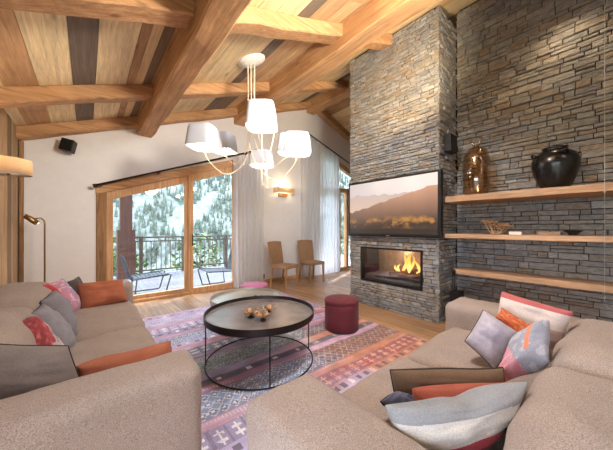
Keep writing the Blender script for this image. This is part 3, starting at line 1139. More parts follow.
def pillow(corners, T, colf, label, seed=0.0, pipe=None, pinch=.07, wr=.010, dip=0.0, N=34, cat='cushion', group=None, mat='pillow', mid=None):
    """corners TL TR BR BL in world space; a stuffed cushion between them"""
    TL, TR, BR, BL = [Vector(c) for c in corners]
    cen = (TL + TR + BR + BL) / 4
    nrm = ((TR - TL) + (BR - BL)).cross((TL - BL) + (TR - BR)).normalized()
    up = ((TL - BL) + (TR - BR)).normalized()
    def P(u, v, side):
        uu = u * (1 - pinch * (1 - v * v))
        vv = v * (1 - pinch * (1 - u * u))
        a_, b_ = (uu + 1) / 2, (vv + 1) / 2
        p = BL * (1 - a_) * (1 - b_) + BR * a_ * (1 - b_) + TR * a_ * b_ + TL * (1 - a_) * b_ - cen
        q = max(0, (1 - u * u) * (1 - v * v))
        t = T * .62 * q ** .36
        s = Vector((u * 2.2, v * 2.2, seed))
        # creases radiating from the corners
        cr = noise.noise(Vector((u * 1.2 + seed, v * 3.6, seed))) * (1 if side > 0 else .6)
        t *= 1 + .12 * noise.noise(s)
        p += nrm * side * (t + wr * cr * min(1, q * 3))
        p += nrm * .03 * noise.noise(Vector((u * .9, v * .9, seed + 5)))
        p -= up * dip * math.exp(-((u - .05) / .22) ** 2) * max(0, v) ** 2
        return p
    vs, fs, cs_ = [], [], []
    idx = {}
    g = [math.sin(PI / 2 * (-1 + 2 * i / N)) * .5 + .5 * (-1 + 2 * i / N) for i in range(N + 1)]
    for side in (1, -1):
        for i in range(N + 1):
            for j in range(N + 1):
                edge = i in (0, N) or j in (0, N)
                if side == -1 and edge:
                    idx[(side, i, j)] = idx[(1, i, j)]
                    continue
                vs.append(P(g[i], g[j], side))
                idx[(side, i, j)] = len(vs) - 1
        for i in range(N):
            for j in range(N):
                q = [idx[(side, i, j)], idx[(side, i + 1, j)], idx[(side, i + 1, j + 1)], idx[(side, i, j + 1)]]
                fs.append(tuple(q if side > 0 else q[::-1]))
                cs_.append(colf((g[i] + g[i + 1]) / 2, (g[j] + g[j + 1]) / 2))
    mb = MB()
    mb.v, mb.f, mb.c = [tuple(p) for p in vs], fs, cs_
    o = mb.build('cushion', mat, None, tuple(cen), smooth=True)
    tag(o, label, cat, group or 'scatter cushions on the sofas')
    if pipe:
        pts = [P(g[i], -1, 1) for i in range(N)] + [P(1, g[j], 1) for j in range(N)] + [P(g[i], 1, 1) for i in range(N, 0, -1)] + [P(-1, g[j], 1) for j in range(N, 0, -1)]
        MB().tube(pts, .0032, 6, True).build('piping', pipe, o, smooth=True)
    return o
def C1(*c):
    v = lin(c)
    return lambda a, b: v
def nz(u, v, s, o): return noise.noise(Vector((u * s, v * s, o)))
orange = lambda a, b: tuple(L(178, 108, 80).lerp(L(150, 86, 64), .5 + .5 * nz(a, b, 2, 3)))
# left sofa
pillow([at(76, 284, 2.62), at(123, 279, 2.88), at(128, 301, 2.84), at(80, 312, 2.52)], .13, orange,
       'rust orange oblong cushion leaning on the far arm of the left sofa', 1, pinch=.04)
pillow([at(66, 282, 2.66), at(79, 276, 2.84), at(88, 296, 2.84), at(72, 302, 2.62)], .08, C1(88, 80, 80),
       'dark grey cushion in the far corner of the left sofa behind the pink one', 2)
def pinkblue(a, b):
    c = L(192, 122, 134).lerp(L(164, 150, 184), min(1, max(0, .5 + a * .5 + .4 * nz(a, b, 3, 2))))
    if nz(a * 1, b * 5, 2, 8) > .2: c = c.lerp(L(226, 190, 196), .6)
    if a < -.75 and b > .2: c = L(190, 70, 74)
    return tuple(c)
pillow([at(42, 285, 2.28), at(63, 278, 2.56), at(81, 309, 2.56), at(66, 319, 2.30)], .12, pinkblue,
       'pink and lilac patterned square cushion on the left sofa beside the oblong orange one', 3, pinch=.05)
pillow([at(41, 301, 1.84), at(55, 290, 2.10), at(77, 337, 1.98), at(62, 345, 1.78)], .15, C1(132, 128, 134),
       'grey cushion on the left sofa back, the farther of the two overlapping grey ones', 4, pipe='pipe_dark', pinch=.03)
pillow([at(27, 316, 1.58), at(42, 304, 1.80), at(72, 349, 1.74), at(56, 358, 1.56)], .13, C1(140, 136, 142),
       'grey cushion on the left sofa back, the nearer of the two overlapping grey ones', 5, pipe='pipe_dark', pinch=.03)
def rose(a, b):
    d = math.hypot(a + .35, b - .1)
    c = L(178, 168, 172)
    if d < .75 + .15 * nz(a, b, 3, 3):
        c = L(160, 72, 76).lerp(L(200, 116, 112), max(0, nz(a, b, 5, 4)) * 1.6)
    elif a > .2 and abs(nz(a * 2, b, 4, 9)) < .08:
        c = L(150, 110, 80)
    return tuple(c)
pillow([at(9, 325, 1.42), at(30, 316, 1.56), at(70, 354, 1.52), at(38, 366, 1.38)], .13, rose,
       'cushion with a crimson rose print on grey, behind the large grey-brown cushion at left', 6, pinch=.04)
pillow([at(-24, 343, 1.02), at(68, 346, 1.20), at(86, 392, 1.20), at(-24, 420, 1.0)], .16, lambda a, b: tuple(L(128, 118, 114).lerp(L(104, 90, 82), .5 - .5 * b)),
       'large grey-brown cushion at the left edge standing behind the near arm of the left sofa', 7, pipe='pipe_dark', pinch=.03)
pillow([at(76, 367, 1.21), at(171, 341, 1.46), at(175, 366, 1.50), at(82, 400, 1.24)], .10, orange,
       'rust orange cushion lying behind the near arm of the left sofa', 8, pinch=.02)
# right sofa
def stripeA(a, b):
    if b > .74: return lin((178, 96, 94))
    if b < -.1: return lin((178, 156, 150))
    return lin((206, 192, 184))
pillow([at(502, 291, 1.80), at(574, 312, 1.50), at(561, 352, 1.50), at(492, 336, 1.78)], .12, stripeA,
       'cream cushion with pink-red band along its top, far corner of the right sofa', 9, pinch=.04)
pillow([at(501, 307, 1.64), at(536, 328, 1.46), at(520, 342, 1.46), at(495, 324, 1.62)], .09, lambda a, b: tuple(L(188, 92, 56).lerp(L(214, 138, 92), max(0, nz(a, b, 5, 1)) * 1.5)),
       'small mottled rust cushion in front of the pink-banded one on the right sofa', 10, pinch=.04)
pillow([at(483, 310, 1.58), at(522, 335, 1.46), at(494, 370, 1.44), at(465, 341, 1.54)], .13, lambda a, b: tuple(L(166, 156, 166).lerp(L(184, 176, 184), .5 + .5 * nz(a, b, 4, 7))),
       'plain lilac-grey cushion with piping standing on its corner on the right sofa', 11, pipe='pipe_dark', pinch=.05)
def patD(a, b):
    c = L(150, 150, 160)
    k = a * .7 + b * .5
    if k < -.35: c = L(196, 116, 126).lerp(L(206, 160, 172), .5 + nz(a, b, 4, 2))
    elif abs(a - .35) < .10 and b > -.4: c = L(216, 130, 100)
    elif nz(a, b, 2.5, 5) > .2: c = L(176, 172, 180)
    return tuple(c)
pillow([at(512, 338, 1.34), at(550, 321, 1.30), at(549, 362, 1.16), at(493, 387, 1.26)], .095, patD,
       'grey cushion with pink corner and orange streak leaning at the middle of the right sofa', 12, pinch=.05)
pillow([at(381, 401, 1.06), at(398, 389, 1.12), at(430, 404, 1.10), at(412, 420, 1.02)], .07, C1(92, 92, 108),
       'slate blue cushion corner with dark piping peeking out left of the striped cushion', 13, pipe='pipe_dark', pinch=.02)
pillow([at(390, 370, 1.13), at(502, 367, 1.13), at(506, 420, 1.10), at(398, 420, 1.12)], .10, C1(108, 84, 64),
       'brown cushion with black piping standing behind the orange one on the right sofa', 14, pipe='pipe_dark', pinch=.02)
pillow([at(412, 389, 1.02), at(522, 380, 1.05), at(515, 430, 1.03), at(420, 430, 1.02)], .08, lambda a, b: tuple(L(160, 84, 66)),
       'orange-red cushion squeezed between the brown and the big striped cushion', 15, pinch=.0)
def stripeG(a, b):
    b = b + .06 * a * a
    if b > .56: return lin((146, 146, 148))
    if b > -.08: return lin((206, 200, 192))
    if b > -.16: return lin((186, 180, 176))
    return lin((158, 62, 70))
pillow([at(384, 405, .86), at(529, 382, .97), at(486, 448, .90), at(404, 474, .82)], .12, stripeG,
       'big cushion in the foreground with grey, cream and dark red stripes on the right sofa', 16, pipe='chrome' if False else None, pinch=.05, dip=.018, wr=.014, N=44)

# ------------------------------------------------------------------ tables, poufs
def ctable(name_label, loc, r, h, traymat, legs, group, rimmat='darkmetal'):
    t = thing('coffee_table', name_label, 'coffee table', loc, 0, group)
    mb = MB()
    mb.lathe([(r - .012, h - .022), (r - .02, h - .026), (0.001, h - .026), (0.001, h - .044), (r - .01, h - .044)], 72, closed=False)
    mb.build('tray_top', traymat, t, smooth=False)
    mb = MB()
    mb.lathe([(r - .01, h - .045), (r - .003, h - .045), (r, h - .04), (r, h + .012), (r - .006, h + .012), (r - .0125, h - .026)], 72, closed=False)
    mb.build('tray_rim', rimmat, t, smooth=False)
    pts = [((r - .012) * math.cos(2 * PI * k / 64), (r - .012) * math.sin(2 * PI * k / 64), .008) for k in range(64)]
    MB().tube(pts, .0058, 8, True).build('ring_base', 'black', t, smooth=True)
    for a_ in legs:
        x, y = (r - .012) * math.cos(a_), (r - .012) * math.sin(a_)
        MB().tube([(x, y, .01), (x, y, h - .04)], .0055, 8).build('leg', 'black', t, smooth=True)
    return t
T1 = (1.26, 2.165, .012)
ctable('large round dark metal tray coffee table on the kilim, nearest the viewer', T1, .505, .455, 'tray', [R(a) for a in (-112, 152, -18, 65)], 'round tray coffee tables')
T2 = (1.60, 3.10, .012)
ctable('lower round coffee table with pale top partly hidden behind the large dark one', T2, .455, .345, 'tray2', [R(a) for a in (-110, 170, -20, 70)], 'round tray coffee tables', 'tray2')
def petals(px, py, label, rot, s=1.0):
    z = .012 + .43
    d = (1.25 - z) * 260 / (py - 228)
    p = at(px, py, d)
    t = thing('flower_dish', label, 'candle holder', (p.x, p.y, z), rot, 'metal flower dishes on the large coffee table')
    MB().lathe([(.03 * s, 0), (.032 * s, .004), (.012 * s, .012), (.01 * s, .02), (.03 * s, .028), (.03 * s, .032)], 20).build('foot', 'darkmetal', t, smooth=True)
    for k in range(6):
        a_ = 2 * PI * k / 6
        mb = MB()
        vs, fs = [], []
        for i in range(7):
            q = i / 6
            wd = .026 * math.sin(PI * (.15 + .85 * q) ** .8) + .004
            rr_ = (.015 + .062 * q) * s
            zz = .028 + .028 * q ** 1.6
            for side in (-1, 0, 1):
                vs.append((rr_ * math.cos(a_) - side * wd * s * math.sin(a_), rr_ * math.sin(a_) + side * wd * s * math.cos(a_), zz + .008 * abs(side)))
        for i in range(6):
            for m_ in range(2):
                b_ = i * 3 + m_
                fs.append((b_, b_ + 3, b_ + 4, b_ + 1))
        o = MB().add(vs, fs).build('petal', 'gold', t, smooth=True)
        sm_ = o.modifiers.new('s', 'SOLIDIFY'); sm_.thickness = .003
petals(251, 317, 'gilded flower-shaped dish at the left of the three on the dark table', .2)
petals(263, 320, 'gilded flower-shaped dish nearest the viewer of the three on the dark table', .5, .95)
petals(269, 313, 'gilded flower-shaped dish farthest back of the three on the dark table', .9, .95)
for k, (px, lb) in enumerate([(255.5, 'left'), (261, 'middle'), (267, 'right')]):
    p = at(px, 298.5, (1.25 - .335) * 260 / 70.5)
    o = MB().lathe([(.018, 0), (.024, .006), (.026, .03), (.022, .038), (.019, .036), (.02, .008), (.001, .006)], 18, closed=False).build('small_cup', 'black', None, (p.x, p.y, .333), smooth=True)
    tag(o, 'small dark cup, the %s one of three in a row on the rear coffee table' % lb, 'cup', 'small cups on the rear coffee table')
def pouf(loc, r, h, mat, label):
    t = thing('pouf', label, 'pouf', loc, 0, 'round poufs')
    pr_ = [(r - .02, .0), (r, .015), (r + .002, h * .3), (r + .002, h * .7), (r, h - .035), (r - .008, h - .03)]
    MB().lathe(pr_, 48).build('body', mat, t, smooth=True)
    pr_ = [(r - .004, h - .034), (r + .004, h - .03), (r + .005, h - .018), (r - .006, h - .006), (r * .6, h + .008), (.002, h + .012)]
    MB().lathe(pr_, 48).build('seat_pad', mat, t, smooth=True)
    pts = [((r + .004) * math.cos(2 * PI * k / 48), (r + .004) * math.sin(2 * PI * k / 48), h - .034) for k in range(48)]
    MB().tube(pts, .004, 6, True).build('piping', mat, t, smooth=True)
pouf((2.40, 2.17, .014), .205, .375, 'velvet', 'dark red velvet drum pouf on the rug in front of the fireplace')
pouf((2.0, 3.63, .014), .20, .365, 'velvet_pink', 'pink pouf half hidden behind the rear coffee table near the curtain')

# ------------------------------------------------------------------ chairs
def dchair(loc, rz_, label):
    t = thing('dining_chair', label, 'chair', loc, rz_, 'wicker chairs against the wall')
    def slab(mb, pts, w, th):
        vs, fs = [], []
        nw = 8
        for i, (y, z) in enumerate(pts):
            for k in range(nw + 1):
                x = -w / 2 + w * k / nw
                vs.append((x, y + .018 * (1 - (2 * k / nw - 1) ** 2), z))
        return vs, fs
    o = puff(.44, .42, .07, .02, (0, 0, .008), .001, 1, 10, (0, -.02, .44)).build('seat', 'wicker', t, smooth=True)
    vs, fs = [], []
    n_, nw = 12, 10
    for side in (0, 1):
        for i in range(n_ + 1):
            q = i / n_
            z = .42 + .54 * q
            yy = .175 + .085 * q ** 1.3 + side * .035
            w = .40 + .02 * q
            for k in range(nw + 1):
                c = 2 * k / nw - 1
                vs.append((c * w / 2, yy + .02 * (1 - c * c), z - (.012 * c * c if i == n_ else 0)))
    m_ = (n_ + 1) * (nw + 1)
    for i in range(n_):
        for k in range(nw):
            a_ = i * (nw + 1) + k
            fs.append((a_, a_ + 1, a_ + nw + 2, a_ + nw + 1))
            fs.append((m_ + a_, m_ + a_ + nw + 1, m_ + a_ + nw + 2, m_ + a_ + 1))
    for i in range(n_):
        for k in (0, nw):
            a_ = i * (nw + 1) + k
            q = (a_, a_ + nw + 1, m_ + a_ + nw + 1, m_ + a_)
            fs.append(q if k == 0 else q[::-1])
    for k in range(nw):
        for i in (0, n_):
            a_ = i * (nw + 1) + k
            q = (a_, a_ + m_, m_ + a_ + 1, a_ + 1)
            fs.append(q if i == 0 else q[::-1])
    MB().add(vs, fs).build('backrest', 'wicker', t)
    for sx in (-1, 1):
        for (y0, y1) in ((-.20, -.21), (.17, .21)):
            x0 = sx * .19
            mb = MB()
            p = []
            for (yy, zz, hw, xx) in ((y1, 0, .013, x0 * 1.03), (y0, .42, .02, x0)):
                p += [(xx - hw, yy - hw, zz), (xx + hw, yy - hw, zz), (xx + hw, yy + hw, zz), (xx - hw, yy + hw, zz)]
            mb.hexa(p)
            mb.build('leg', 'legwood', t)
    return t
ch = dchair((3.22, 4.55, 0), R(16), 'woven wicker dining chair against the wall, left of the pair under the wall lamp')
dup(ch, (4.04, 4.60, 0), R(-6), 'woven wicker dining chair against the wall, right of the pair beside the curtain')

# ------------------------------------------------------------------ lamps
lp = thing('reading_floor_lamp', 'slim brass reading floor lamp with tilted head behind the left sofa', 'floor lamp', (-.42, 4.80, 0))
MB().lathe([(.12, 0), (.12, .012), (.02, .018), (.008, .02)], 28).build('base', 'brass', lp, smooth=True)
MB().tube([(0, 0, .015), (0, 0, 1.30), (-.005, -.002, 1.345), (-.03, -.01, 1.375), (-.055, -.02, 1.375), (-.08, -.025, 1.37)], .009, 8).build('pole', 'brass', lp, smooth=True)
hd = Vector((-.125, -.035, 1.365))
MB().tube([hd + Vector((.055, .02, -.05)) * 1.0, hd + Vector((.02, .0, -.02)), hd, hd + Vector((-.05, -.015, .04))], [.033, .033, .031, .028], 18).build('lamp_head', 'brass', lp, smooth=True)
ns = Vector((.055, .02, -.05)) + hd
MB().lathe([(.001, -.010), (.018, -.007), (.022, 0), (.018, .005), (.001, .008)], 14).build('bulb', 'bulb', lp, tuple(ns), smooth=True)

# drum wall lamp at left
dl = thing('wall_drum_lamp', 'beige linen drum lamp on the board wall at the left edge', 'lamp', (-.50, 3.27, 1.70))
MB().lathe([(.137, .125), (.140, 0), (.134, .0), (.131, .122)], 48, closed=False).build('lamp_shade', 'shade_beige', dl, smooth=True)
MB().lathe([(.132, .008), (.132, .012), (.001, .014)], 40, closed=False).build('diffuser', 'shade', dl, smooth=True)
MB().lathe([(.001, -.012), (.01, -.008), (.012, 0), (.008, .008)], 14, closed=False).build('finial', 'brass', dl, smooth=True)
mb = MB()
mb.tube([(-.12, 0, .06), (-.18, 0, .06)], .01)
mb.box(-.187, -.177, -.05, .05, .0, .12)
mb.build('wall_bracket', 'brass', dl)
MB().lathe([(.001, .03), (.025, .04), (.03, .06), (.02, .08), (.001, .09)], 14, closed=False).build('bulb', 'bulb', dl, smooth=True)

# sconce
sc = thing('wall_sconce', 'small wall sconce with linen shade glowing above the wicker chairs', 'wall lamp', (3.60, YW, 2.0))
mb = MB(); mb.box(-.13, .10, -.075, -.0, .0, .075); mb.build('base', 'legwood', sc)
mb = MB()
for (x0, x1, y0, y1) in ((-.26, .26, -.17, -.162), (-.26, -.252, -.162, -.002), (.252, .26, -.162, -.002)):
    mb.box(x0, x1, y0, y1, .08, .20)
mb.build('lamp_shade', 'shade_beige', sc)
mb = MB(); mb.tube([(-.1, -.08, .11), (.1, -.08, .11)], .009, 10); mb.build('bulb', 'bulb', sc)

# chandelier
can = at(251.5, 64, 3.42)
can = Vector((can.x, can.y, zb(can.x) - .002))
cd = thing('chandelier', 'large chandelier of white cloth shades on looping ivory cords hanging from the boards', 'chandelier', tuple(can))
slope = Matrix.Rotation(-math.atan(.377), 4, 'Y')
mb = MB().lathe([(.185, 0), (.18, -.018), (.11, -.05), (.05, -.065), (.001, -.068)], 40, closed=False)
mb.v = [tuple(slope @ Vector(p)) for p in mb.v]
mb.build('canopy', 'white', cd, smooth=True)
def shade(px, py, d, w, h, rot, seed, tilt=0.0):
    c = at(px, py, d) - can
    mb = MB()
    vs, fs = [], []
    n_ = 48
    prof = [(.5, -.5), (.405, .5), (.36, .5), (.0, .5)]
    rings = [(.5, -.5, 0), (.40, .42, 0), (.385, .5, 0), (.0, .52, 0)]
    ring_out = []
    def sup(a_, r_):
        ca, sa = math.cos(a_), math.sin(a_)
        e = .42
        return (r_ * math.copysign(abs(ca) ** e, ca), r_ * math.copysign(abs(sa) ** e, sa))
    lv = [(.5, -.5), (.478, -.2), (.452, .1), (.425, .38), (.40, .47), (.35, .5), (.001, .5), (.345, .485), (.39, .455), (.415, .37), (.44, .1), (.468, -.2), (.49, -.5)]
    for r_, z in lv:
        for k in range(n_):
            x, y = sup(2 * PI * k / n_ + rot * 0, r_ * w)
            x2 = x * math.cos(rot) - y * math.sin(rot)
            y2 = x * math.sin(rot) + y * math.cos(rot)
            vs.append((c.x + x2, c.y + y2, c.z + z * h + x2 * tilt))
    for i in range(len(lv) - 1):
        for k in range(n_):
            l = (k + 1) % n_
            fs.append((i * n_ + k, i * n_ + l, (i + 1) * n_ + l, (i + 1) * n_ + k))
    s = MB().add(vs, fs).build('lamp_shade', 'shade', cd, smooth=True)
    for k in range(4):
        a_ = 2 * PI * k / 4 + rot + .4
        q = c + Vector((math.cos(a_) * w * .2, math.sin(a_) * w * .2, -h * .28))
        MB().lathe([(.001, -.035), (.018, -.025), (.024, 0), (.015, .03), (.008, .05)], 12, closed=False).build('bulb', 'bulb', s, tuple(q), smooth=True)
    li = bpy.data.lights.new('shade_light', 'POINT')
    li.energy = SHADE_W
    li.color = (1, .82, .6)
    li.shadow_soft_size = .06
    lo = bpy.data.objects.new('shade_light', li)
    COL.objects.link(lo)
    lo.location = can + c + Vector((0, 0, -h * .55))
    return c
SHADE_W = 2.5
shades = [(262, 116, 2.95, .345, .27, R(50)), (204.5, 137.5, 3.15, .36, .25, R(42)), (224, 143, 3.75, .33, .25, R(40)), (297, 144, 3.2, .345, .235, R(56)),
          (289, 144, 3.75, .31, .27, R(40)), (262, 159, 3.75, .31, .21, R(40))]
cs2 = [shade(*s, k) for k, s in enumerate(shades)]
loops = [(.10, -.02), (.05, .0), (0, 0)]
for k, c in enumerate(cs2):
    top = Vector((.05 * math.cos(k), .05 * math.sin(k), -.06))
    zlow = c.z - (.42 if k in (1, 3) else .34 if k in (2, 4) else .3)
    out = Vector((c.x, c.y, 0))
    if k == 0:
        out = out
    pts = []
    lowp = out * .55
    ctrl = [top, top + Vector((0, 0, -.35)) + out * .01, Vector((out.x * .04 + top.x, out.y * .04 + top.y, zlow + .5)),
            Vector((out.x * .18, out.y * .18, zlow + .16)), Vector((lowp.x, lowp.y, zlow)),
            Vector((out.x * .88, out.y * .88, zlow + .12)), Vector((c.x, c.y, c.z - .16)), Vector((c.x, c.y, c.z - .02))]
    if k in (0, 5):
        ctrl = [top, top + Vector((0, 0, -.5)), Vector((c.x * .5 + .02, c.y * .5, c.z + .3)), Vector((c.x + .16, c.y, c.z - .05)) if k == 0 else Vector((c.x + .05, c.y + .02, c.z + .05)),
                Vector((c.x + .12, c.y + .03, c.z - .4)), Vector((c.x + .03, c.y, c.z - .55 if k == 0 else c.z - .35)), Vector((c.x, c.y, c.z - .35)), Vector((c.x, c.y, c.z - .02))]
    # catmull-rom
    P_ = [ctrl[0]] + ctrl + [ctrl[-1]]
    for i in range(1, len(P_) - 2):
        for t in range(8):
            q = t / 8
            a_, b_, c_, d_ = P_[i - 1], P_[i], P_[i + 1], P_[i + 2]
            pts.append(.5 * ((2 * b_) + (c_ - a_) * q + (2 * a_ - 5 * b_ + 4 * c_ - d_) * q * q + (3 * b_ - a_ - 3 * c_ + d_) * q ** 3))
    pts.append(ctrl[-1])
    MB().tube(pts, .0045, 8).build('cord', 'cord', cd, smooth=True)

# ------------------------------------------------------------------ curtains and rods
def curtain(x0, x1, yc, zt, label, folds, seed):
    vs, fs = [], []
    nx_, nz_ = 150, 26
    for i in range(nx_ + 1):
        u = i / nx_
        for j in range(nz_ + 1):
            q = j / nz_
            x = x0 + (x1 - x0) * u
            top = zt(x)
            z = .02 + (top - .02) * q
            amp = .045 * (1 - .25 * q)
            ph = u * folds * 2 * PI + .5 * math.sin(u * 9 + seed) + .25 * math.sin(q * 3 + seed)
            y = yc + amp * math.sin(ph) + .012 * noise.noise(Vector((u * 20, q * 3, seed)))
            x += .016 * math.cos(ph * 1.0) + .02 * (1 - q) * math.sin(u * 5 + seed)
            vs.append((x, y, z))
    for i in range(nx_):
        for j in range(nz_):
            a_ = i * (nz_ + 1) + j
            fs.append((a_, a_ + nz_ + 1, a_ + nz_ + 2, a_ + 1))
    o = MB().add(vs, fs).build('sheer_curtain', 'sheer', smooth=True)
    tag(o, label, 'curtain', 'sheer white curtains')
YR = 5.02
zl = lambda X: 1.883 + (2.901 - 1.883) / (2.761 - .109) * (X - .109) + .012
zrr = lambda X: 3.61 - .318 * (X - 4.446)
curtain(2.28, 2.98, YR, lambda x: zl(x) - .05, 'sheer white floor-length curtain at the right side of the left glass door', 8, 1)
curtain(4.08, 5.42, YR, lambda x: zrr(x) - .05, 'sheer white floor-length curtain right of the wicker chairs, beside the chimney', 13, 2)
def rod(xa, xb, f, label, brs):
    t = thing('curtain_rod', label, 'curtain rod', (0, 0, 0), 0, 'sloping curtain rods')
    MB().tube([(xa, YR, f(xa)), (xb, YR, f(xb))], .016, 10).build('pole', 'black', t, smooth=True)
    for x in (xa, xb):
        dx = -.02 if x == xa else .02
        MB().tube([(x - dx, YR, f(x)), (x + dx * 1.5, YR, f(x + dx * 1.5))], .028, 10).build('finial', 'black', t, smooth=True)
    for x in brs:
        mb = MB()
        mb.box(x - .012, x + .012, YR - .02, YW - .001, f(x) - .028, f(x) - .012)
        mb.box(x - .022, x + .022, YW - .012, YW, f(x) - .05, f(x) + .01)
        mb.build('bracket', 'black', t)
rod(.10, 2.80, zl, 'black curtain rod sloping up above the left glass door', (.16, .95, 2.6))
rod(4.30, 6.6, zrr, 'black curtain rod sloping down towards the chimney at right', (4.6, 6.3))
o = thing('wall_speaker', 'small black speaker on the white gable wall under the beam, upper left', 'speaker', (-.19, YW, 2.42))
mb = MB()
mt = Matrix.Rotation(R(12), 4, 'Y') @ Matrix.Rotation(R(-18), 4, 'Z')
mb.box(-.045, .10, -.19, -.06, -.085, .085, mtx=mt)
bevel(mb.build('housing', 'black', o), .008)
mb = MB(); mb.box(-.09, -.03, -.10, -.0, -.03, .09); mb.build('bracket', 'black', o)
mb = MB(); mb.box(3.03, 3.10, YW - .012, YW, .09, .20)
tag(mb.build('wall_socket', 'black'), 'small black wall socket low on the white wall left of the wicker chairs', 'socket')

# ------------------------------------------------------------------ things on the shelves
u = thing('urn', 'large glossy black urn with small lug handles on the top shelf', 'vase', (3.78, .405, 1.652))
MB().lathe([(.10, 0), (.108, .006), (.135, .06), (.175, .17), (.192, .25), (.19, .31), (.165, .37), (.115, .405), (.098, .415), (.10, .435), (.108, .442), (.10, .446), (.09, .43), (.085, .40), (.001, .38)], 56, closed=False).build('body', 'urn', u, smooth=True)
for k in range(4):
    a_ = 2 * PI * k / 4 + .5
    pts = []
    for t in range(7):
        q = t / 6 * PI
        rr_, zz = .165 + .03 * math.sin(q), .385 - .0 + .02 * math.sin(q)
        off = .035 * math.cos(q)
        pts.append((rr_ * math.cos(a_) - off * math.sin(a_), rr_ * math.sin(a_) + off * math.cos(a_), .35 + .03 * math.sin(q)))
    MB().tube(pts, .009, 8).build('handle', 'urn', u, smooth=True)
gv = thing('glass_vase', 'tall amber glass vase with two little ears on the top shelf beside the chimney', 'vase', (3.80, 1.14, 1.652))
MB().lathe([(.09, 0), (.12, .01), (.142, .06), (.15, .25), (.15, .45), (.135, .55), (.09, .61), (.045, .635), (.03, .65), (.03, .66), (.022, .66), (.022, .64), (.08, .59), (.125, .53), (.14, .44), (.14, .25), (.132, .06), (.11, .02), (.001, .016)], 48, closed=False).build('body', 'amber', gv, smooth=True)
for s in (-1, 1):
    MB().tube([(.0, .01 * s, .62), (.0, .03 * s, .67), (0, .055 * s, .71), (0, .06 * s, .73)], [.016, .014, .014, .02], 10).build('ear', 'amber', gv, smooth=True)
# dried flowers
fw = thing('dried_flower_bunch', 'bunch of dried tan blossoms lying on the middle shelf', 'dried flowers', (3.80, .93, 1.176))
for k in range(14):
    a_ = random.uniform(0, 2 * PI)
    c = Vector((random.uniform(-.07, .07), random.uniform(-.13, .13), random.uniform(.05, .16)))
    mb = MB()
    mb.tube([(c.x * .3, c.y * .4, .003), (c.x * .7, c.y * .8, c.z * .6), tuple(c)], .003, 5)
    mb.build('stem', 'flower', fw)
    mb = MB()
    for p_ in range(8):
        b_ = 2 * PI * p_ / 8
        dr = Vector((math.cos(b_), math.sin(b_), random.uniform(.1, .7))).normalized()
        sd = Vector((-math.sin(b_), math.cos(b_), 0))
        mb.add([c, c + dr * .035 + sd * .026, c + dr * .065, c + dr * .035 - sd * .026], [(0, 1, 2, 3)])
    mb.build('blossom', 'flower', fw)
mb = MB(); mb.box(-.02, .02, -.055, .055, 0, .035)
o = mb.build('white_box', 'card', None, (3.60, .70, 1.176)); tag(bevel(o, .003), 'small white box at the front edge of the middle shelf beside the dried flowers', 'box')
mb = MB(); mb.box(-.06, .06, -.09, .09, 0, .035)
o = mb.build('book', 'ceramic', None, (3.74, .44, 1.176)); tag(bevel(o, .003), 'small tan book lying on the middle shelf below the urn', 'book')
o = MB().lathe([(.03, 0), (.04, .004), (.03, .012), (.05, .03), (.075, .045), (.072, .05), (.04, .03), (.001, .02)], 28, closed=False).build('small_bowl', 'urn', None, (3.76, .27, 1.176), smooth=True)
tag(o, 'small dark bowl on the middle shelf, right of the tan book', 'bowl')
wl_ = thing('wall_light', 'small copper wall light at the very top of the stone wall', 'wall lamp', (RX - .045, .40, 3.82))
MB().tube([(-.10, 0, 0), (-.10, 0, .07), (-.10, 0, .14)], [.055, .06, .06], 20).build('housing', 'gold', wl_, smooth=True)
mb = MB(); mb.box(-.06, .03, -.02, .02, .04, .09); mb.build('bracket', 'black', wl_)

# ------------------------------------------------------------------ lights
def point(loc, e, col, size=.08):
    li = bpy.data.lights.new('lamp_or_fill_light', 'POINT'); li.energy = e; li.color = col; li.shadow_soft_size = size
    o = bpy.data.objects.new('lamp_or_fill_light', li); COL.objects.link(o); o.location = loc
def spot(loc, tgt, e, col, ang=80, blend=.9, size=.1):
    li = bpy.data.lights.new('spot_or_fill_light', 'SPOT'); li.energy = e; li.color = col; li.shadow_soft_size = size
    li.spot_size = R(ang); li.spot_blend = blend
    o = bpy.data.objects.new('spot_or_fill_light', li); COL.objects.link(o); o.location = loc
    o.rotation_euler = (Vector(tgt) - Vector(loc)).to_track_quat('-Z', 'Y').to_euler()
point((3.60, YW - .09, 2.24), 3.5, (1, .74, .45), .04)
point((-.50, 3.27, 1.78), 4.0, (1, .78, .5), .05)
point((3.66, 2.3, .86), 2.5, (1, .7, .45), .03)  # added light that brightens the firebox interior, no lamp there
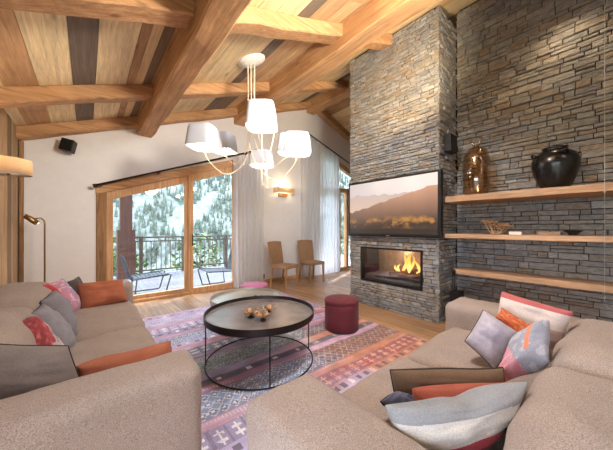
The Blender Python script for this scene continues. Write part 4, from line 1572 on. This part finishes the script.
spot((2.75, 1.2, 2.7), (3.5, 2.2, 3.6), 60, (1, .78, .5), 95)
spot((RX - .3, .40, 3.6), (RX, .2, 2.6), 10, (1, .74, .45), 120)
spot((1.7, .1, 2.62), (1.5, 2.6, 3.75), 270, (1, .88, .70), 130, 1, .22)  # added uplight without fixture, brightens the ceiling boards
spot((1.6, 1.15, 3.02), (1.75, 1.7, 1.6), 95, (.90, .95, 1.0), 165, .6, .2)  # added cool overhead fill above the frame, no fixture
point((2.4, -1.2, 3.3), 8, (1, .95, .92), .25)  # added weak fill behind the camera, no real lamp
sun = bpy.data.lights.new('sun', 'SUN'); sun.energy = 6.0; sun.angle = R(2); sun.color = (1, .96, .88)
so = bpy.data.objects.new('sun', sun); COL.objects.link(so)
so.rotation_euler = (-Vector((.62, .26, .55))).to_track_quat('-Z', 'Y').to_euler()
w = bpy.data.worlds.new('World'); SC.world = w; w.use_nodes = True
wn = w.node_tree
bg = wn.nodes['Background']
tc = wn.nodes.new('ShaderNodeTexCoord')
sp = wn.nodes.new('ShaderNodeSeparateXYZ')
wn.links.new(tc.outputs['Generated'], sp.inputs[0])
rr = ramp(wn, [(0.0, (.82, .87, .98)), (0.5, (.78, .86, 1.0)), (1.0, (.55, .74, 1.0))])
wn.links.new(sp.outputs['Z'], rr.inputs['Fac'])
wn.links.new(rr.outputs['Color'], bg.inputs['Color'])
bg.inputs['Strength'].default_value = 5.0

# ------------------------------------------------------------------ camera
cam = bpy.data.cameras.new('camera')
cam.sensor_width = 36
cam.lens = F / 613 * 36
cam.shift_y = (228 - 225) / 613 
cam.clip_start = .05
cam.clip_end = 600
co = bpy.data.objects.new('camera', cam)
COL.objects.link(co)
co.location = (0, 0, CAMZ)
co.rotation_euler = (R(90), 0, -YAW)
SC.camera = co
vs_ = SC.view_settings
SC.display_settings.display_device = 'sRGB'
vs_.view_transform = 'Standard'
vs_.look = 'None'
vs_.exposure = 1.08
vs_.gamma = 1
vs_.use_curve_mapping = False
